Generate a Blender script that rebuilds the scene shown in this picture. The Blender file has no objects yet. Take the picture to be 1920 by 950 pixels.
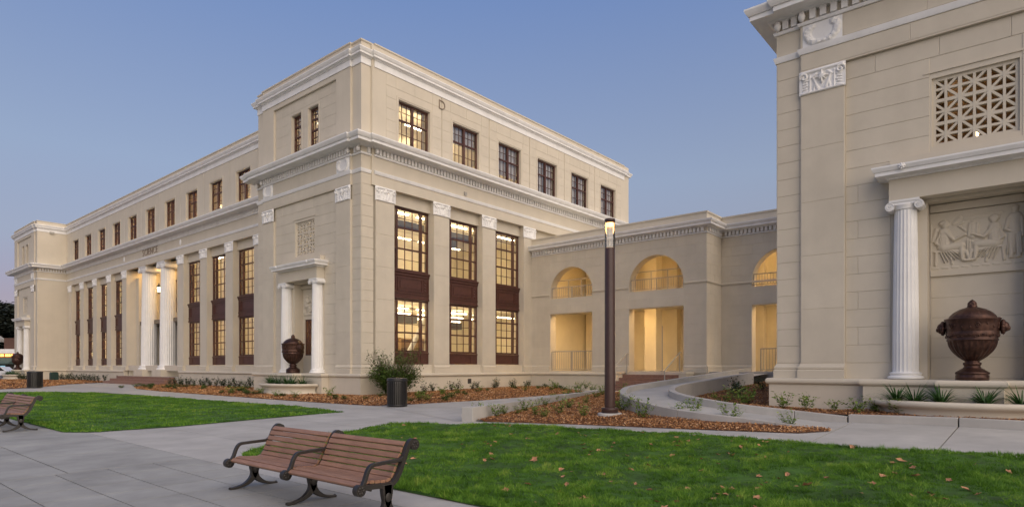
import bpy, bmesh, math, random
import numpy as np
from mathutils import Vector, Matrix
R = math.radians
random.seed(7); rng = np.random.default_rng(11)
scene = bpy.context.scene
col = scene.collection

# ------------------------------------------------------------------ camera
F_PX, H_PX, TH = 1162.316, 686.837, 0.7           # focal length and horizon row (1920 px wide photo), camera heading
CAM = Vector((-16.42, -22.415, 1.6))
FWD = Vector((math.cos(TH), math.sin(TH), 0)); RGT = Vector((math.sin(TH), -math.cos(TH), 0))
cd = bpy.data.cameras.new('camera'); cam = bpy.data.objects.new('camera', cd); col.objects.link(cam)
cd.sensor_width = 36; cd.lens = 36*F_PX/1920; cd.shift_y = (H_PX-475)/1920
cd.clip_start = 0.1; cd.clip_end = 3000
cam.location = CAM; cam.rotation_euler = (R(90), 0, TH-R(90))
scene.camera = cam

# ------------------------------------------------------------------ sky, sun, exposure
SUN_EL, SUN_AZ = R(12.0), R(198)                  # evening glow behind the camera, azimuth from +Y towards +X
w = bpy.data.worlds.new('World'); scene.world = w; w.use_nodes = True
nt = w.node_tree; nt.nodes.clear()
sky = nt.nodes.new('ShaderNodeTexSky'); sky.sky_type = 'NISHITA'; sky.sun_disc = False
sky.sun_elevation = SUN_EL; sky.sun_rotation = SUN_AZ
sky.air_density = 1.0; sky.dust_density = 0.2; sky.ozone_density = 6.0; sky.altitude = 0
dim = nt.nodes.new('ShaderNodeVectorMath'); dim.operation = 'SCALE'; dim.inputs['Scale'].default_value = 0.07
nt.links.new(sky.outputs[0], dim.inputs[0])
gtc = nt.nodes.new('ShaderNodeTexCoord'); gsx = nt.nodes.new('ShaderNodeSeparateXYZ'); nt.links.new(gtc.outputs['Generated'], gsx.inputs[0])
grp = nt.nodes.new('ShaderNodeValToRGB'); nt.links.new(gsx.outputs['Z'], grp.inputs[0])      # dusk haze: pinkish at the horizon all round, blue above
for i_, (p_, c_) in enumerate(((0.0, (.235, .125, .120)), (.09, (.222, .122, .118)), (.17, (.212, .188, .192)), (.28, (.197, .216, .258)), (.51, (.112, .158, .285)), (1.0, (.075, .115, .235)))):
    e_ = grp.color_ramp.elements[i_] if i_ < 2 else grp.color_ramp.elements.new(p_)
    e_.position = p_; e_.color = (*c_, 1)
smx = nt.nodes.new('ShaderNodeMix'); smx.data_type = 'RGBA'; smx.inputs['Factor'].default_value = 0.7
nt.links.new(dim.outputs[0], smx.inputs['A']); nt.links.new(grp.outputs[0], smx.inputs['B'])
bg = nt.nodes.new('ShaderNodeBackground'); bg.inputs['Strength'].default_value = 1.0
wo = nt.nodes.new('ShaderNodeOutputWorld')
nt.links.new(smx.outputs['Result'], bg.inputs[0]); nt.links.new(bg.outputs[0], wo.inputs[0])
sl = bpy.data.lights.new('sun', 'SUN'); sl.energy = 1.95; sl.angle = R(100); sl.color = (1.0, 0.815, 0.60)
sun = bpy.data.objects.new('sun', sl); col.objects.link(sun)
sd = Vector((math.sin(SUN_AZ)*math.cos(R(24)), math.cos(SUN_AZ)*math.cos(R(24)), math.sin(R(24))))
sun.rotation_euler = sd.to_track_quat('Z', 'Y').to_euler()
vs = scene.view_settings
vs.view_transform = 'Standard'; vs.look = 'None'; vs.gamma = 1.0; vs.use_curve_mapping = False; vs.exposure = 1.0
scene.render.engine = 'CYCLES'
scene.cycles.use_denoising = True
scene.cycles.max_bounces = 6; scene.cycles.diffuse_bounces = 3; scene.cycles.transparent_max_bounces = 12
scene.cycles.sample_clamp_indirect = 4.0

# ------------------------------------------------------------------ pixel helpers
def at_depth(u, v, d):
    p = CAM + FWD*d + RGT*(d*(u-960)/F_PX); p.z = CAM.z + (H_PX-v)/F_PX*d
    return p
def rd(x, y):
    q = Vector((x-CAM.x, y-CAM.y, 0)); return q.dot(RGT), q.dot(FWD)
def G(x, y):                                      # height of the paved ground
    r, d = rd(x, y)
    return min(max(0.0125*(d-8), 0), .25) + .04*min(max(r-2, 0), 7)*min(max((24-d)/6, 0), 1)

# ------------------------------------------------------------------ materials
MATS = {}
def mat(name, color, rough=.6, var=.06, scale=3.0, bump=0.0, bscale=60, metal=0.0, spec=.4, color2=None, coords='Object', aniso=None, dirt=0.0):
    if name in MATS: return MATS[name]
    m = bpy.data.materials.new(name); m.use_nodes = True; n = m.node_tree.nodes; l = m.node_tree.links
    b = n['Principled BSDF']; b.inputs['Roughness'].default_value = rough; b.inputs['Metallic'].default_value = metal
    b.inputs['Specular IOR Level'].default_value = spec
    tc = n.new('ShaderNodeTexCoord'); geo = n.new('ShaderNodeNewGeometry')
    src = geo.outputs['Position'] if coords == 'World' else tc.outputs['Object']
    if aniso:
        mp = n.new('ShaderNodeMapping'); mp.inputs['Scale'].default_value = aniso; l.new(src, mp.inputs[0]); src = mp.outputs[0]
    nz = n.new('ShaderNodeTexNoise'); nz.inputs['Scale'].default_value = scale; nz.inputs['Detail'].default_value = 6; nz.inputs['Roughness'].default_value = .62
    l.new(src, nz.inputs['Vector'])
    rp = n.new('ShaderNodeValToRGB'); l.new(nz.outputs[0], rp.inputs[0])
    c2 = color2 or tuple(max(0, c*(1-2.2*var)) for c in color)
    c1 = tuple(min(1, c*(1+var)) for c in color)
    rp.color_ramp.elements[0].position = .3; rp.color_ramp.elements[1].position = .7
    rp.color_ramp.elements[0].color = (*c2, 1); rp.color_ramp.elements[1].color = (*c1, 1)
    out = rp.outputs[0]
    oi = n.new('ShaderNodeObjectInfo')            # slight tone difference from piece to piece
    hv = n.new('ShaderNodeHueSaturation'); mr = n.new('ShaderNodeMapRange')
    mr.inputs[3].default_value = 1-var*.5; mr.inputs[4].default_value = 1+var*.5
    l.new(oi.outputs['Random'], mr.inputs[0]); l.new(mr.outputs[0], hv.inputs['Value']); l.new(out, hv.inputs['Color']); out = hv.outputs[0]
    if dirt:
        mp2 = n.new('ShaderNodeMapping'); mp2.inputs['Scale'].default_value = (2.2, 2.2, .12); l.new(geo.outputs['Position'], mp2.inputs[0])
        nd = n.new('ShaderNodeTexNoise'); nd.inputs['Scale'].default_value = 1.0; nd.inputs['Detail'].default_value = 7; l.new(mp2.outputs[0], nd.inputs['Vector'])
        r2 = n.new('ShaderNodeValToRGB'); r2.color_ramp.elements[0].position = .35; r2.color_ramp.elements[1].position = .62
        r2.color_ramp.elements[0].color = (1-dirt, 1-dirt*1.05, 1-dirt*1.1, 1); r2.color_ramp.elements[1].color = (1, 1, 1, 1)
        l.new(nd.outputs[0], r2.inputs[0])
        mx = n.new('ShaderNodeMix'); mx.data_type = 'RGBA'; mx.blend_type = 'MULTIPLY'; mx.inputs['Factor'].default_value = 1
        l.new(out, mx.inputs['A']); l.new(r2.outputs[0], mx.inputs['B']); out = mx.outputs['Result']
    l.new(out, b.inputs['Base Color'])
    if bump:
        nb = n.new('ShaderNodeTexNoise'); nb.inputs['Scale'].default_value = bscale; nb.inputs['Detail'].default_value = 5
        l.new(src, nb.inputs['Vector']); bp = n.new('ShaderNodeBump'); bp.inputs['Strength'].default_value = bump; bp.inputs['Distance'].default_value = .02
        l.new(nb.outputs[0], bp.inputs['Height']); l.new(bp.outputs[0], b.inputs['Normal'])
    MATS[name] = m; return m
def emit(name, color, strength):
    m = bpy.data.materials.new(name); m.use_nodes = True; b = m.node_tree.nodes['Principled BSDF']
    b.inputs['Base Color'].default_value = (*color, 1); b.inputs['Emission Color'].default_value = (*color, 1)
    b.inputs['Emission Strength'].default_value = strength; MATS[name] = m; return m
def glass(name, tint=(1, 1, 1), refl=.10, rough=.03):
    m = bpy.data.materials.new(name); m.use_nodes = True; n = m.node_tree.nodes; l = m.node_tree.links; n.clear()
    o = n.new('ShaderNodeOutputMaterial'); t = n.new('ShaderNodeBsdfTransparent'); t.inputs[0].default_value = (*tint, 1)
    g = n.new('ShaderNodeBsdfGlossy'); g.inputs['Roughness'].default_value = rough; g.inputs[0].default_value = (.95, .97, 1, 1)
    fr = n.new('ShaderNodeFresnel'); fr.inputs[0].default_value = 1.52
    nz = n.new('ShaderNodeTexNoise'); nz.inputs['Scale'].default_value = 1.4; nz.inputs['Detail'].default_value = 1
    bp = n.new('ShaderNodeBump'); bp.inputs['Strength'].default_value = .06; l.new(nz.outputs[0], bp.inputs['Height']); l.new(bp.outputs[0], g.inputs['Normal'])
    ad = n.new('ShaderNodeMath'); ad.operation = 'ADD'; ad.inputs[1].default_value = refl; ad.use_clamp = True; l.new(fr.outputs[0], ad.inputs[0])
    mx = n.new('ShaderNodeMixShader'); l.new(ad.outputs[0], mx.inputs[0]); l.new(t.outputs[0], mx.inputs[1]); l.new(g.outputs[0], mx.inputs[2]); l.new(mx.outputs[0], o.inputs[0])
    MATS[name] = m; return m
def attr_mat(name, ramp, rough=.8, attr='tone', noise=None, translucent=0):
    m = bpy.data.materials.new(name); m.use_nodes = True; n = m.node_tree.nodes; l = m.node_tree.links
    b = n['Principled BSDF']; b.inputs['Roughness'].default_value = rough; b.inputs['Specular IOR Level'].default_value = .25
    a = n.new('ShaderNodeAttribute'); a.attribute_name = attr
    fac = a.outputs['Fac']
    if noise:
        geo = n.new('ShaderNodeNewGeometry'); nz = n.new('ShaderNodeTexNoise'); nz.inputs['Scale'].default_value = noise[0]; nz.inputs['Detail'].default_value = 4
        l.new(geo.outputs['Position'], nz.inputs['Vector'])
        mr = n.new('ShaderNodeMapRange'); mr.inputs[1].default_value = .3; mr.inputs[2].default_value = .7; mr.inputs[3].default_value = -noise[1]; mr.inputs[4].default_value = noise[1]
        l.new(nz.outputs[0], mr.inputs[0]); ad = n.new('ShaderNodeMath'); ad.operation = 'ADD'; l.new(fac, ad.inputs[0]); l.new(mr.outputs[0], ad.inputs[1]); fac = ad.outputs[0]
    rp = n.new('ShaderNodeValToRGB'); l.new(fac, rp.inputs[0])
    for i, (p, c) in enumerate(ramp):
        e = rp.color_ramp.elements[i] if i < 2 else rp.color_ramp.elements.new(p)
        e.position = p; e.color = (*c, 1)
    l.new(rp.outputs[0], b.inputs['Base Color'])
    if translucent:
        tr = n.new('ShaderNodeBsdfTranslucent'); l.new(rp.outputs[0], tr.inputs[0]); mx = n.new('ShaderNodeMixShader'); mx.inputs[0].default_value = translucent
        l.new(b.outputs[0], mx.inputs[1]); l.new(tr.outputs[0], mx.inputs[2]); l.new(mx.outputs[0], n['Material Output'].inputs[0])
    MATS[name] = m; return m

STUCCO = mat('stucco', (.635, .575, .470), .85, .025, .9, .08, 90, coords='World', dirt=.03)
BLOCK = mat('stucco_block', (.635, .575, .470), .85, .034, 1.3, .08, 90, coords='World', dirt=.03)
WHITE = mat('white_trim', (.87, .865, .85), .6, .03, 2.0, .05, 40, coords='World', dirt=.06)
WINFR = mat('oxblood_paint', (.088, .033, .025), .42, .12, 4.0, .03, 60)
IRON = mat('dark_cast_iron', (.026, .022, .019), .45, .15, 12, .08, 90, spec=.5)
WOOD = mat('bench_wood', (.31, .17, .11), .5, .16, 7, .12, 40, aniso=(9, .6, 9))
BRONZE = mat('bronze', (.085, .042, .03), .38, .25, 9, .12, 30, metal=.55, color2=(.035, .018, .015))
POLE = mat('bronze_pole_paint', (.060, .032, .027), .36, .08, 5, .02, 60)
STEEL = mat('painted_steel', (.42, .40, .36), .4, .06, 8)
CONC = mat('concrete', (.34, .34, .325), .85, .13, .9, .10, 55, coords='World', dirt=.0)
CONCL = mat('pale_concrete', (.43, .42, .40), .85, .09, .9, .10, 55, coords='World')
CONC2 = mat('concrete_wall', (.45, .435, .41), .85, .06, 1.4, .12, 50, coords='World', dirt=.06)
CONCD = mat('joint_dark', (.13, .125, .12), .9, .08, 3, coords='World')
STEPM = mat('terracotta_step', (.27, .155, .115), .8, .1, 6, .05, coords='World')
GALV = mat('black_steel', (.02, .019, .018), .35, .1, 9, spec=.5)
INWALL = mat('interior_wall', (.80, .72, .55), .8, .04, 1)
INDARK = mat('interior_dark', (.06, .055, .05), .6, .1, 2)
FLOORI = mat('interior_floor', (.22, .18, .13), .6, .1, 2)
ROOFM = mat('roofing', (.30, .28, .26), .9, .08, 2)
GLASS = glass('window_glass')
CLEAR = glass('lamp_glass', (.96, .93, .88), .05, .08)
STRIP = emit('ceiling_strip', (1.0, .80, .50), 15.0)
PEND = emit('pendant_glow', (1.0, .70, .36), 9.0)
SOFF = emit('portico_soffit_glow', (1.0, .62, .24), 15.0)
STRIPW = emit('wing_strip', (1.0, .82, .52), 42.0)
WARM = emit('warm_lamp', (1.0, .64, .27), 40.0)
LAMPE = emit('post_lamp', (1.0, .50, .16), 2.6)
def blind_mat():
    m = mat('blind_fabric', (.74, .66, .50), .9, .03, 2); n = m.node_tree.nodes; l = m.node_tree.links
    tr = n.new('ShaderNodeBsdfTranslucent'); tr.inputs[0].default_value = (.90, .84, .68, 1); mx = n.new('ShaderNodeMixShader'); mx.inputs[0].default_value = .75
    l.new(n['Principled BSDF'].outputs[0], mx.inputs[1]); l.new(tr.outputs[0], mx.inputs[2]); l.new(mx.outputs[0], n['Material Output'].inputs[0]); return m
BLIND = blind_mat()
ROLLER = mat('white_roller_blind', (.78, .76, .72), .9, .03, 2)
SOIL = mat('soil', (.10, .055, .032), .95, .15, 3)

# ------------------------------------------------------------------ mesh building
def wl(o):
    v = Vector((0, 0, 0))
    while o is not None: v = v + o.location; o = o.parent
    return v
def tag(o, label=None, cat=None, group=None, kind=None):
    if label: o['label'] = label
    if cat: o['category'] = cat
    if group: o['group'] = group
    if kind: o['kind'] = kind
    return o
def empty(name, loc, label=None, cat=None, group=None, rz=0, parent=None):
    o = bpy.data.objects.new(name, None); col.objects.link(o); o.location = loc; o.rotation_euler = (0, 0, rz); o.empty_display_size = .3
    if parent: o.parent = parent
    return tag(o, label, cat, group)
def link(name, me, parent=None, loc=(0, 0, 0), rz=0.0):
    o = bpy.data.objects.new(name, me); col.objects.link(o); o.location = loc; o.rotation_euler = (0, 0, rz)
    if parent is not None: o.parent = parent
    return o
class Fr:                                          # frame of a facade: s along it, o outwards, z up
    def __init__(s, x, y, sd, od): s.x, s.y, s.sd, s.od = x, y, sd, od
    def __call__(s, a, o, z): return (s.x+a*s.sd[0]+o*s.od[0], s.y+a*s.sd[1]+o*s.od[1], z)
    @property
    def flip(s): return s.sd[0]*s.od[1]-s.sd[1]*s.od[0] < 0
    @property
    def rot(s):                                    # z-rotation that turns local -y (out) to od
        return math.atan2(s.od[0], -s.od[1])
ID = Fr(0, 0, (1, 0), (0, 1))
class MB:
    def __init__(s): s.v = []; s.f = []; s.sm = []
    def add(s, verts, faces, smooth=False):
        b = len(s.v); s.v += [tuple(p) for p in verts]; s.f += [tuple(i+b for i in f) for f in faces]; s.sm += [smooth]*len(faces)
    def box(s, fr, s0, s1, o0, o1, z0, z1):
        c = [fr(a, o, z) for z in (z0, z1) for a, o in ((s0, o0), (s1, o0), (s1, o1), (s0, o1))]
        f = [(3, 2, 1, 0), (4, 5, 6, 7), (0, 1, 5, 4), (1, 2, 6, 5), (2, 3, 7, 6), (3, 0, 4, 7)]
        if fr.flip: f = [q[::-1] for q in f]
        s.add(c, f)
    def prism(s, fr, poly, o0, o1):                # polygon in (s,z) extruded along o
        n = len(poly); v = [fr(a, o0, z) for a, z in poly]+[fr(a, o1, z) for a, z in poly]
        f = [tuple(range(n)), tuple(range(2*n-1, n-1, -1))]+[(i, i+n, (i+1) % n+n, (i+1) % n) for i in range(n)]
        s.add(v, f)
    def sweep(s, path, prof, closed_prof=True, caps=True):   # profile (o,z) along a plan polyline; outside is on its left
        P = [Vector(p[:2]) for p in path]; N = len(P); n = len(prof); rows = []
        nr = [Vector((-(P[i+1]-P[i]).y, (P[i+1]-P[i]).x)).normalized() for i in range(N-1)]
        for i in range(N):
            a = nr[max(i-1, 0)]; b = nr[min(i, N-2)]; m = (a+b)/(1+a.dot(b)) if 1+a.dot(b) > 1e-4 else a
            dz = path[i][2] if len(path[i]) > 2 else 0
            rows += [(P[i].x+o*m.x, P[i].y+o*m.y, z+dz) for o, z in prof]
        f = []
        k = n if closed_prof else n-1
        for i in range(N-1):
            for j in range(k):
                a, b = i*n+j, i*n+(j+1) % n; f.append((a, b, b+n, a+n))
        if caps and closed_prof: f += [tuple(range(n-1, -1, -1)), tuple(range((N-1)*n, N*n))]
        s.add(rows, f)
    def tube(s, pts, r, n=8, smooth=True):
        pts = [Vector(p) for p in pts]; N = len(pts); rr = r if isinstance(r, (list, tuple)) else [r]*N; v = []
        up = Vector((0, 0, 1))
        for i in range(N):
            t = (pts[min(i+1, N-1)]-pts[max(i-1, 0)]).normalized()
            a = t.cross(up) if abs(t.z) < .95 else t.cross(Vector((1, 0, 0))); a.normalize(); b = t.cross(a).normalized()
            for k in range(n):
                q = 2*math.pi*k/n; v.append(pts[i]+(a*math.cos(q)+b*math.sin(q))*rr[i])
        f = [(i*n+k, i*n+(k+1) % n, (i+1)*n+(k+1) % n, (i+1)*n+k) for i in range(N-1) for k in range(n)]
        s.add(v, f, smooth); s.add(v[:n], [tuple(range(n-1, -1, -1))]); s.add(v[-n:], [tuple(range(n))])
    def lathe(s, c, prof, n=32, flute=None, a0=0.0, a1=2*math.pi, smooth=True):   # prof (r,z); flute(i_row)->(count, depth)
        full = abs(a1-a0-2*math.pi) < 1e-6; m = n if full else n+1; v = []
        for j, (r, z) in enumerate(prof):
            fl = flute(j) if flute else None
            for k in range(m):
                q = a0+(a1-a0)*k/n
                rr = r*(1-fl[1]*abs(math.sin(fl[0]*q/2))**.7) if fl else r
                v.append((c[0]+rr*math.cos(q), c[1]+rr*math.sin(q), c[2]+z))
        f = [(j*m+k, j*m+(k+1) % m, (j+1)*m+(k+1) % m, (j+1)*m+k) for j in range(len(prof)-1) for k in range(n)]
        s.add(v, f, smooth)
    def blob(s, c, r, n=10, m=7, wob=0.0, seed=0):
        q = random.Random(seed); v = []; f = []
        for j in range(m+1):
            for k in range(n):
                t = math.pi*j/m; a = 2*math.pi*k/n; e = 1+q.uniform(-wob, wob)
                v.append((c[0]+r[0]*math.sin(t)*math.cos(a)*e, c[1]+r[1]*math.sin(t)*math.sin(a)*e, c[2]+r[2]*math.cos(t)*e))
        f = [(j*n+k, (j+1)*n+k, (j+1)*n+(k+1) % n, j*n+(k+1) % n) for j in range(m) for k in range(n)]
        s.add(v, f, True)
    def mesh(s, name, origin=(0, 0, 0)):
        me = bpy.data.meshes.new(name); o = Vector(origin)
        me.from_pydata([(p[0]-o.x, p[1]-o.y, p[2]-o.z) for p in s.v], [], s.f)
        me.polygons.foreach_set('use_smooth', s.sm); me.update(); return me
    def build(s, name, m, parent=None, kind=None, local=False, bevel=0, recalc=True):
        """link as ONE object; vertices are in world space (or in the parent's space when local)"""
        if local: org = Vector((0, 0, 0))
        else:
            a = np.array(s.v); org = Vector(((a[:, 0].min()+a[:, 0].max())/2, (a[:, 1].min()+a[:, 1].max())/2, a[:, 2].min()))
        me = s.mesh(name, org); me.materials.append(m)
        if recalc:
            bm = bmesh.new(); bm.from_mesh(me); bmesh.ops.recalc_face_normals(bm, faces=bm.faces[:]); bm.to_mesh(me); bm.free()
        o = link(name, me, parent, org - (wl(parent) if parent is not None and not local else Vector((0, 0, 0))))
        if bevel:
            bv = o.modifiers.new('bevel', 'BEVEL'); bv.width = bevel; bv.segments = 2; bv.limit_method = 'ANGLE'
        if kind: o['kind'] = kind
        return o
def grid_strips(openings, s0, s1, z0, z1):
    """rectangles that tile [s0,s1]x[z0,z1] minus the openings"""
    xs = sorted({s0, s1, *[min(max(a, s0), s1) for o in openings for a in o[:2]]}); out = []
    for a, b in zip(xs, xs[1:]):
        if b-a < 1e-5: continue
        m = (a+b)/2; cut = sorted([(max(o[2], z0), min(o[3], z1)) for o in openings if o[0] < m < o[1] and o[3] > z0 and o[2] < z1]); z = z0
        for c0, c1 in cut:
            if c0 > z+1e-5: out.append((a, b, z, c0))
            z = max(z, c1)
        if z1 > z+1e-5: out.append((a, b, z, z1))
    return out
def wall(mb, fr, s0, s1, z0, z1, ob, of, openings=()):
    for a, b, c, d in grid_strips(list(openings), s0, s1, z0, z1): mb.box(fr, a, b, ob, of, c, d)
BLK = {}; BLKN = {}; BLKREST = {}
def block(parent, fr, s0, s1, z0, z1, o0, t):
    """one stucco block of the scored facing, its own part up to 300 a building"""
    if s1-s0 < .05 or z1-z0 < .05: return
    n = BLKN.get(parent.name, 0)
    if n >= 300:
        BLKREST.setdefault(parent.name, (parent, MB()))[1].box(fr, s0, s1, o0, o0+t, z0, z1); return
    BLKN[parent.name] = n+1
    k = (round(s1-s0, 3), round(z1-z0, 3), round(t, 3))
    if k not in BLK:
        w_, h_, t_ = k; e = min(.007, t_*.8); mb = MB()
        a = [(-w_/2, 0, 0), (w_/2, 0, 0), (w_/2, 0, h_), (-w_/2, 0, h_)]
        b = [(-w_/2, -t_+e, 0), (w_/2, -t_+e, 0), (w_/2, -t_+e, h_), (-w_/2, -t_+e, h_)]
        c = [(-w_/2+e, -t_, e), (w_/2-e, -t_, e), (w_/2-e, -t_, h_-e), (-w_/2+e, -t_, h_-e)]
        mb.add(a+b+c, [(8, 9, 10, 11)]+[q for i in range(4) for q in ((i, (i+1) % 4, (i+1) % 4+4, i+4), (i+4, (i+1) % 4+4, (i+1) % 4+8, i+8))])
        BLK[k] = mb.mesh('stone_block'); BLK[k].materials.append(BLOCK)
    p = Vector(fr((s0+s1)/2, o0, z0)) - wl(parent)
    link('stone_block', BLK[k], parent, p, fr.rot)
def ashlar(parent, fr, s0, s1, z0, z1, o0, row=.47, blen=1.1, t=.022, gap=.007, openings=(), phase=0, alt=None):
    n = max(1, round((z1-z0)/row)); h = (z1-z0)/n
    for i in range(n):
        a, b = z0+i*h, z0+(i+1)*h; m = (a+b)/2
        segs = [(s0, s1)]
        for o in openings:
            if o[2] < b-.02 and o[3] > a+.02:
                segs = [q for sg in segs for q in ((sg[0], min(sg[1], o[0])), (max(sg[0], o[1]), sg[1])) if q[1]-q[0] > .04]
        for a0, a1 in segs:
            k = max(1, round((a1-a0)/blen)); w_ = (a1-a0)/k; sh = w_*.5 if (i+phase) % 2 and k > 1 else 0
            cuts = [a0]+[a0+sh+j*w_ for j in range(0 if sh else 1, k)]+[a1]
            if alt: cuts = [a0, a0+(a1-a0)*alt, a1] if (i+phase) % 2 else [a0, a1]
            for q0, q1 in zip(cuts, cuts[1:]):
                block(parent, fr, q0+gap/2, q1-gap/2, a+gap/2, b-gap/2, o0, t)
def flush_blocks():
    for p, mb in BLKREST.values(): mb.build('far_block_courses', BLOCK, p, kind='stuff')
def relief_mesh(name, w_, h_, caps, nx, nz, m, base=.01, noise=.004, seed=1):
    """low relief: a panel whose surface rises over capsule-shaped limbs; caps: (x0,z0,x1,z1,r0,r1,height)"""
    xs = np.linspace(-w_/2, w_/2, nx); zs = np.linspace(0, h_, nz); X, Z = np.meshgrid(xs, zs)
    H = np.zeros_like(X); q = np.random.default_rng(seed)
    for x0, z0, x1, z1, r0, r1, hh in caps:
        dx, dz = x1-x0, z1-z0; L2 = dx*dx+dz*dz+1e-9
        t = np.clip(((X-x0)*dx+(Z-z0)*dz)/L2, 0, 1); d = np.hypot(X-x0-t*dx, Z-z0-t*dz); r = r0+(r1-r0)*t
        H = np.maximum(H, hh*np.sqrt(np.clip(1-(d/r)**2, 0, 1)))
    H += q.normal(0, noise, H.shape)*(H > 0)
    H[0, :] = H[-1, :] = 0; H[:, 0] = H[:, -1] = 0
    v = [(float(X[i, j]), float(-base-H[i, j]), float(Z[i, j])) for i in range(nz) for j in range(nx)]
    f = [(i*nx+j, i*nx+j+1, (i+1)*nx+j+1, (i+1)*nx+j) for i in range(nz-1) for j in range(nx-1)]
    mb = MB(); mb.add(v, f, True)
    a, b = -w_/2, w_/2                              # the slab behind it
    mb.add([(a, 0, 0), (b, 0, 0), (b, 0, h_), (a, 0, h_), (a, -base, 0), (b, -base, 0), (b, -base, h_), (a, -base, h_)], [(0, 1, 5, 4), (1, 2, 6, 5), (2, 3, 7, 6), (3, 0, 4, 7)])
    me = mb.mesh(name); me.materials.append(m); return me
def put(name, me, parent, fr, s, o, z, kind=None):
    ob = link(name, me, parent, Vector(fr(s, o, z))-wl(parent), fr.rot)
    if kind: ob['kind'] = kind
    return ob
# ------------------------------------------------------------------ building elements
WMESH = {}
def window(parent, fr, sc, z0, wd, ht, o, mull=(), trans=(), cols=(4,), rows=(2, 2), fw=.07, ft=.09, dp=.12, blind=0):
    """frame (part) with its muntin bars and glass (sub-parts); symmetric, centred on sc"""
    key = (round(wd, 3), round(ht, 3), mull, trans, cols, rows, fw, ft)
    if key not in WMESH:
        L = Fr(0, 0, (1, 0), (0, -1)); a = MB(); x0, x1 = -wd/2, wd/2
        a.box(L, x0, x0+fw, -dp, 0, 0, ht); a.box(L, x1-fw, x1, -dp, 0, 0, ht)
        a.box(L, x0+fw, x1-fw, -dp, 0, 0, ft); a.box(L, x0+fw, x1-fw, -dp, 0, ht-ft, ht)
        ml = [wd*q for q in mull]; mw = .055
        for q in ml: a.box(L, q-mw, q+mw, -dp, .012, ft, ht-ft)
        xs = [x0+fw]+[e for q in ml for e in (q-mw, q+mw)]+[x1-fw]; lights = list(zip(xs[::2], xs[1::2])); tz = [ht*q for q in trans]
        for u0, u1 in lights:
            for t in tz: a.box(L, u0, u1, -dp*.8, -.005, t-.035, t+.035)
        m = MB(); zz = [ft]+[e for t in tz for e in (t-.035, t+.035)]+[ht-ft]; tiers = list(zip(zz[::2], zz[1::2])); bw = .013
        for (u0, u1), nc in zip(lights, cols):
            for j in range(1, nc):
                x = u0+(u1-u0)*j/nc
                for c0, c1 in tiers: m.box(L, x-bw, x+bw, -.075, -.035, c0, c1)
            for (c0, c1), nr in zip(tiers, rows):
                for j in range(1, nr):
                    z = c0+(c1-c0)*j/nr; m.box(L, u0, u1, -.073, -.037, z-bw, z+bw)
        g = MB(); g.add([(x0+fw*.5, .058, ft*.5), (x1-fw*.5, .058, ft*.5), (x1-fw*.5, .058, ht-ft*.5), (x0+fw*.5, .058, ht-ft*.5)], [(0, 1, 2, 3)])
        ms = []
        for n, q, mt in (('window', a, WINFR), ('muntin_bars', m, WINFR), ('glass', g, GLASS)):
            me = q.mesh(n) if q.v else None
            if me: me.materials.append(mt)
            ms.append(me)
        WMESH[key] = ms
    fm, mm, gm = WMESH[key]
    f = put('window', fm, parent, fr, sc, o, z0)
    if mm: link('muntin_bars', mm, f)
    link('glass', gm, f)
    return f
SPAND = {}
def spandrel(parent, fr, sc, z0, wd, ht, o):
    k = (round(wd, 3), round(ht, 3))
    if k not in SPAND:
        L = Fr(0, 0, (1, 0), (0, -1)); a = MB(); x = wd/2
        a.box(L, -x, x, -.1, .03, 0, ht)
        a.sweep([(x, -.03), (-x, -.03)], [(0, ht-.24), (.04, ht-.2), (.04, ht-.12), (.09, ht-.07), (.09, ht+.002), (-.1, ht+.002), (-.1, ht-.24)])
        a.box(L, -x, x, .03, .07, .0, .07); a.box(L, -x, x, .03, .055, .24, .30)
        for u0, u1 in ((-x+.45, x-.45), (-x+.08, -x+.38), (x-.38, x-.08)):      # moulded panel borders
            c0, c1 = .36, ht-.31
            for (p0, p1, q0, q1) in ((u0, u1, c0, c0+.035), (u0, u1, c1-.035, c1), (u0, u0+.035, c0+.035, c1-.035), (u1-.035, u1, c0+.035, c1-.035)):
                a.box(L, p0, p1, .03, .058, q0, q1)
        for sx in (-1, 1):                                                    # bead ornament in the side panels
            for j in range(4): a.blob((sx*(x-.23), -.035, .46+(ht-.88)*j/3), (.06, .03, .075), 8, 6)
        a.box(L, -x+.6, x-.6, .03, .05, .5, ht-.45)
        me = a.mesh('spandrel_panel'); me.materials.append(WINFR); SPAND[k] = me
    return put('spandrel_panel', SPAND[k], parent, fr, sc, o, z0)

# pilaster capital with corner volutes, leaves and a star; and the wreath
def cap_caps(star):
    c = [(-.5, .58, .5, .58, .045, .045, .05), (-.5, .03, .5, .03, .03, .03, .03)]
    for sx in (-1, 1):
        for k in range(14):
            a = k*.55; r = .115*(1-k/16); c.append((sx*(.45+r*math.cos(a)), .45+r*math.sin(a), sx*(.45+r*math.cos(a+.5)), .45+r*math.sin(a+.5), .028, .024, .06))
        for k in range(5): c.append((sx*(.36+.03*(k % 2)), .08+.07*k, sx*(.47), .06+.07*k, .03, .015, .03))
        c += [(sx*.30, .06, sx*.30, .5, .02, .02, .035), (sx*.1, .08, sx*.22, .42, .05, .02, .04), (sx*.2, .07, sx*.16, .3, .035, .02, .03), (sx*.15, .48, sx*.24, .40, .04, .03, .045)]
    if star:
        for k in range(8):
            a = k*math.pi/4; L = .17 if k % 2 == 0 else .11; c.append((0, .38, L*math.sin(a), .38+L*math.cos(a), .05, .008, .075))
    else:
        c += [(0, .1, 0, .32, .06, .04, .05), (0, .42, 0, .5, .07, .06, .07), (-.08, .4, .08, .4, .03, .03, .05)]
    return c
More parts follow.
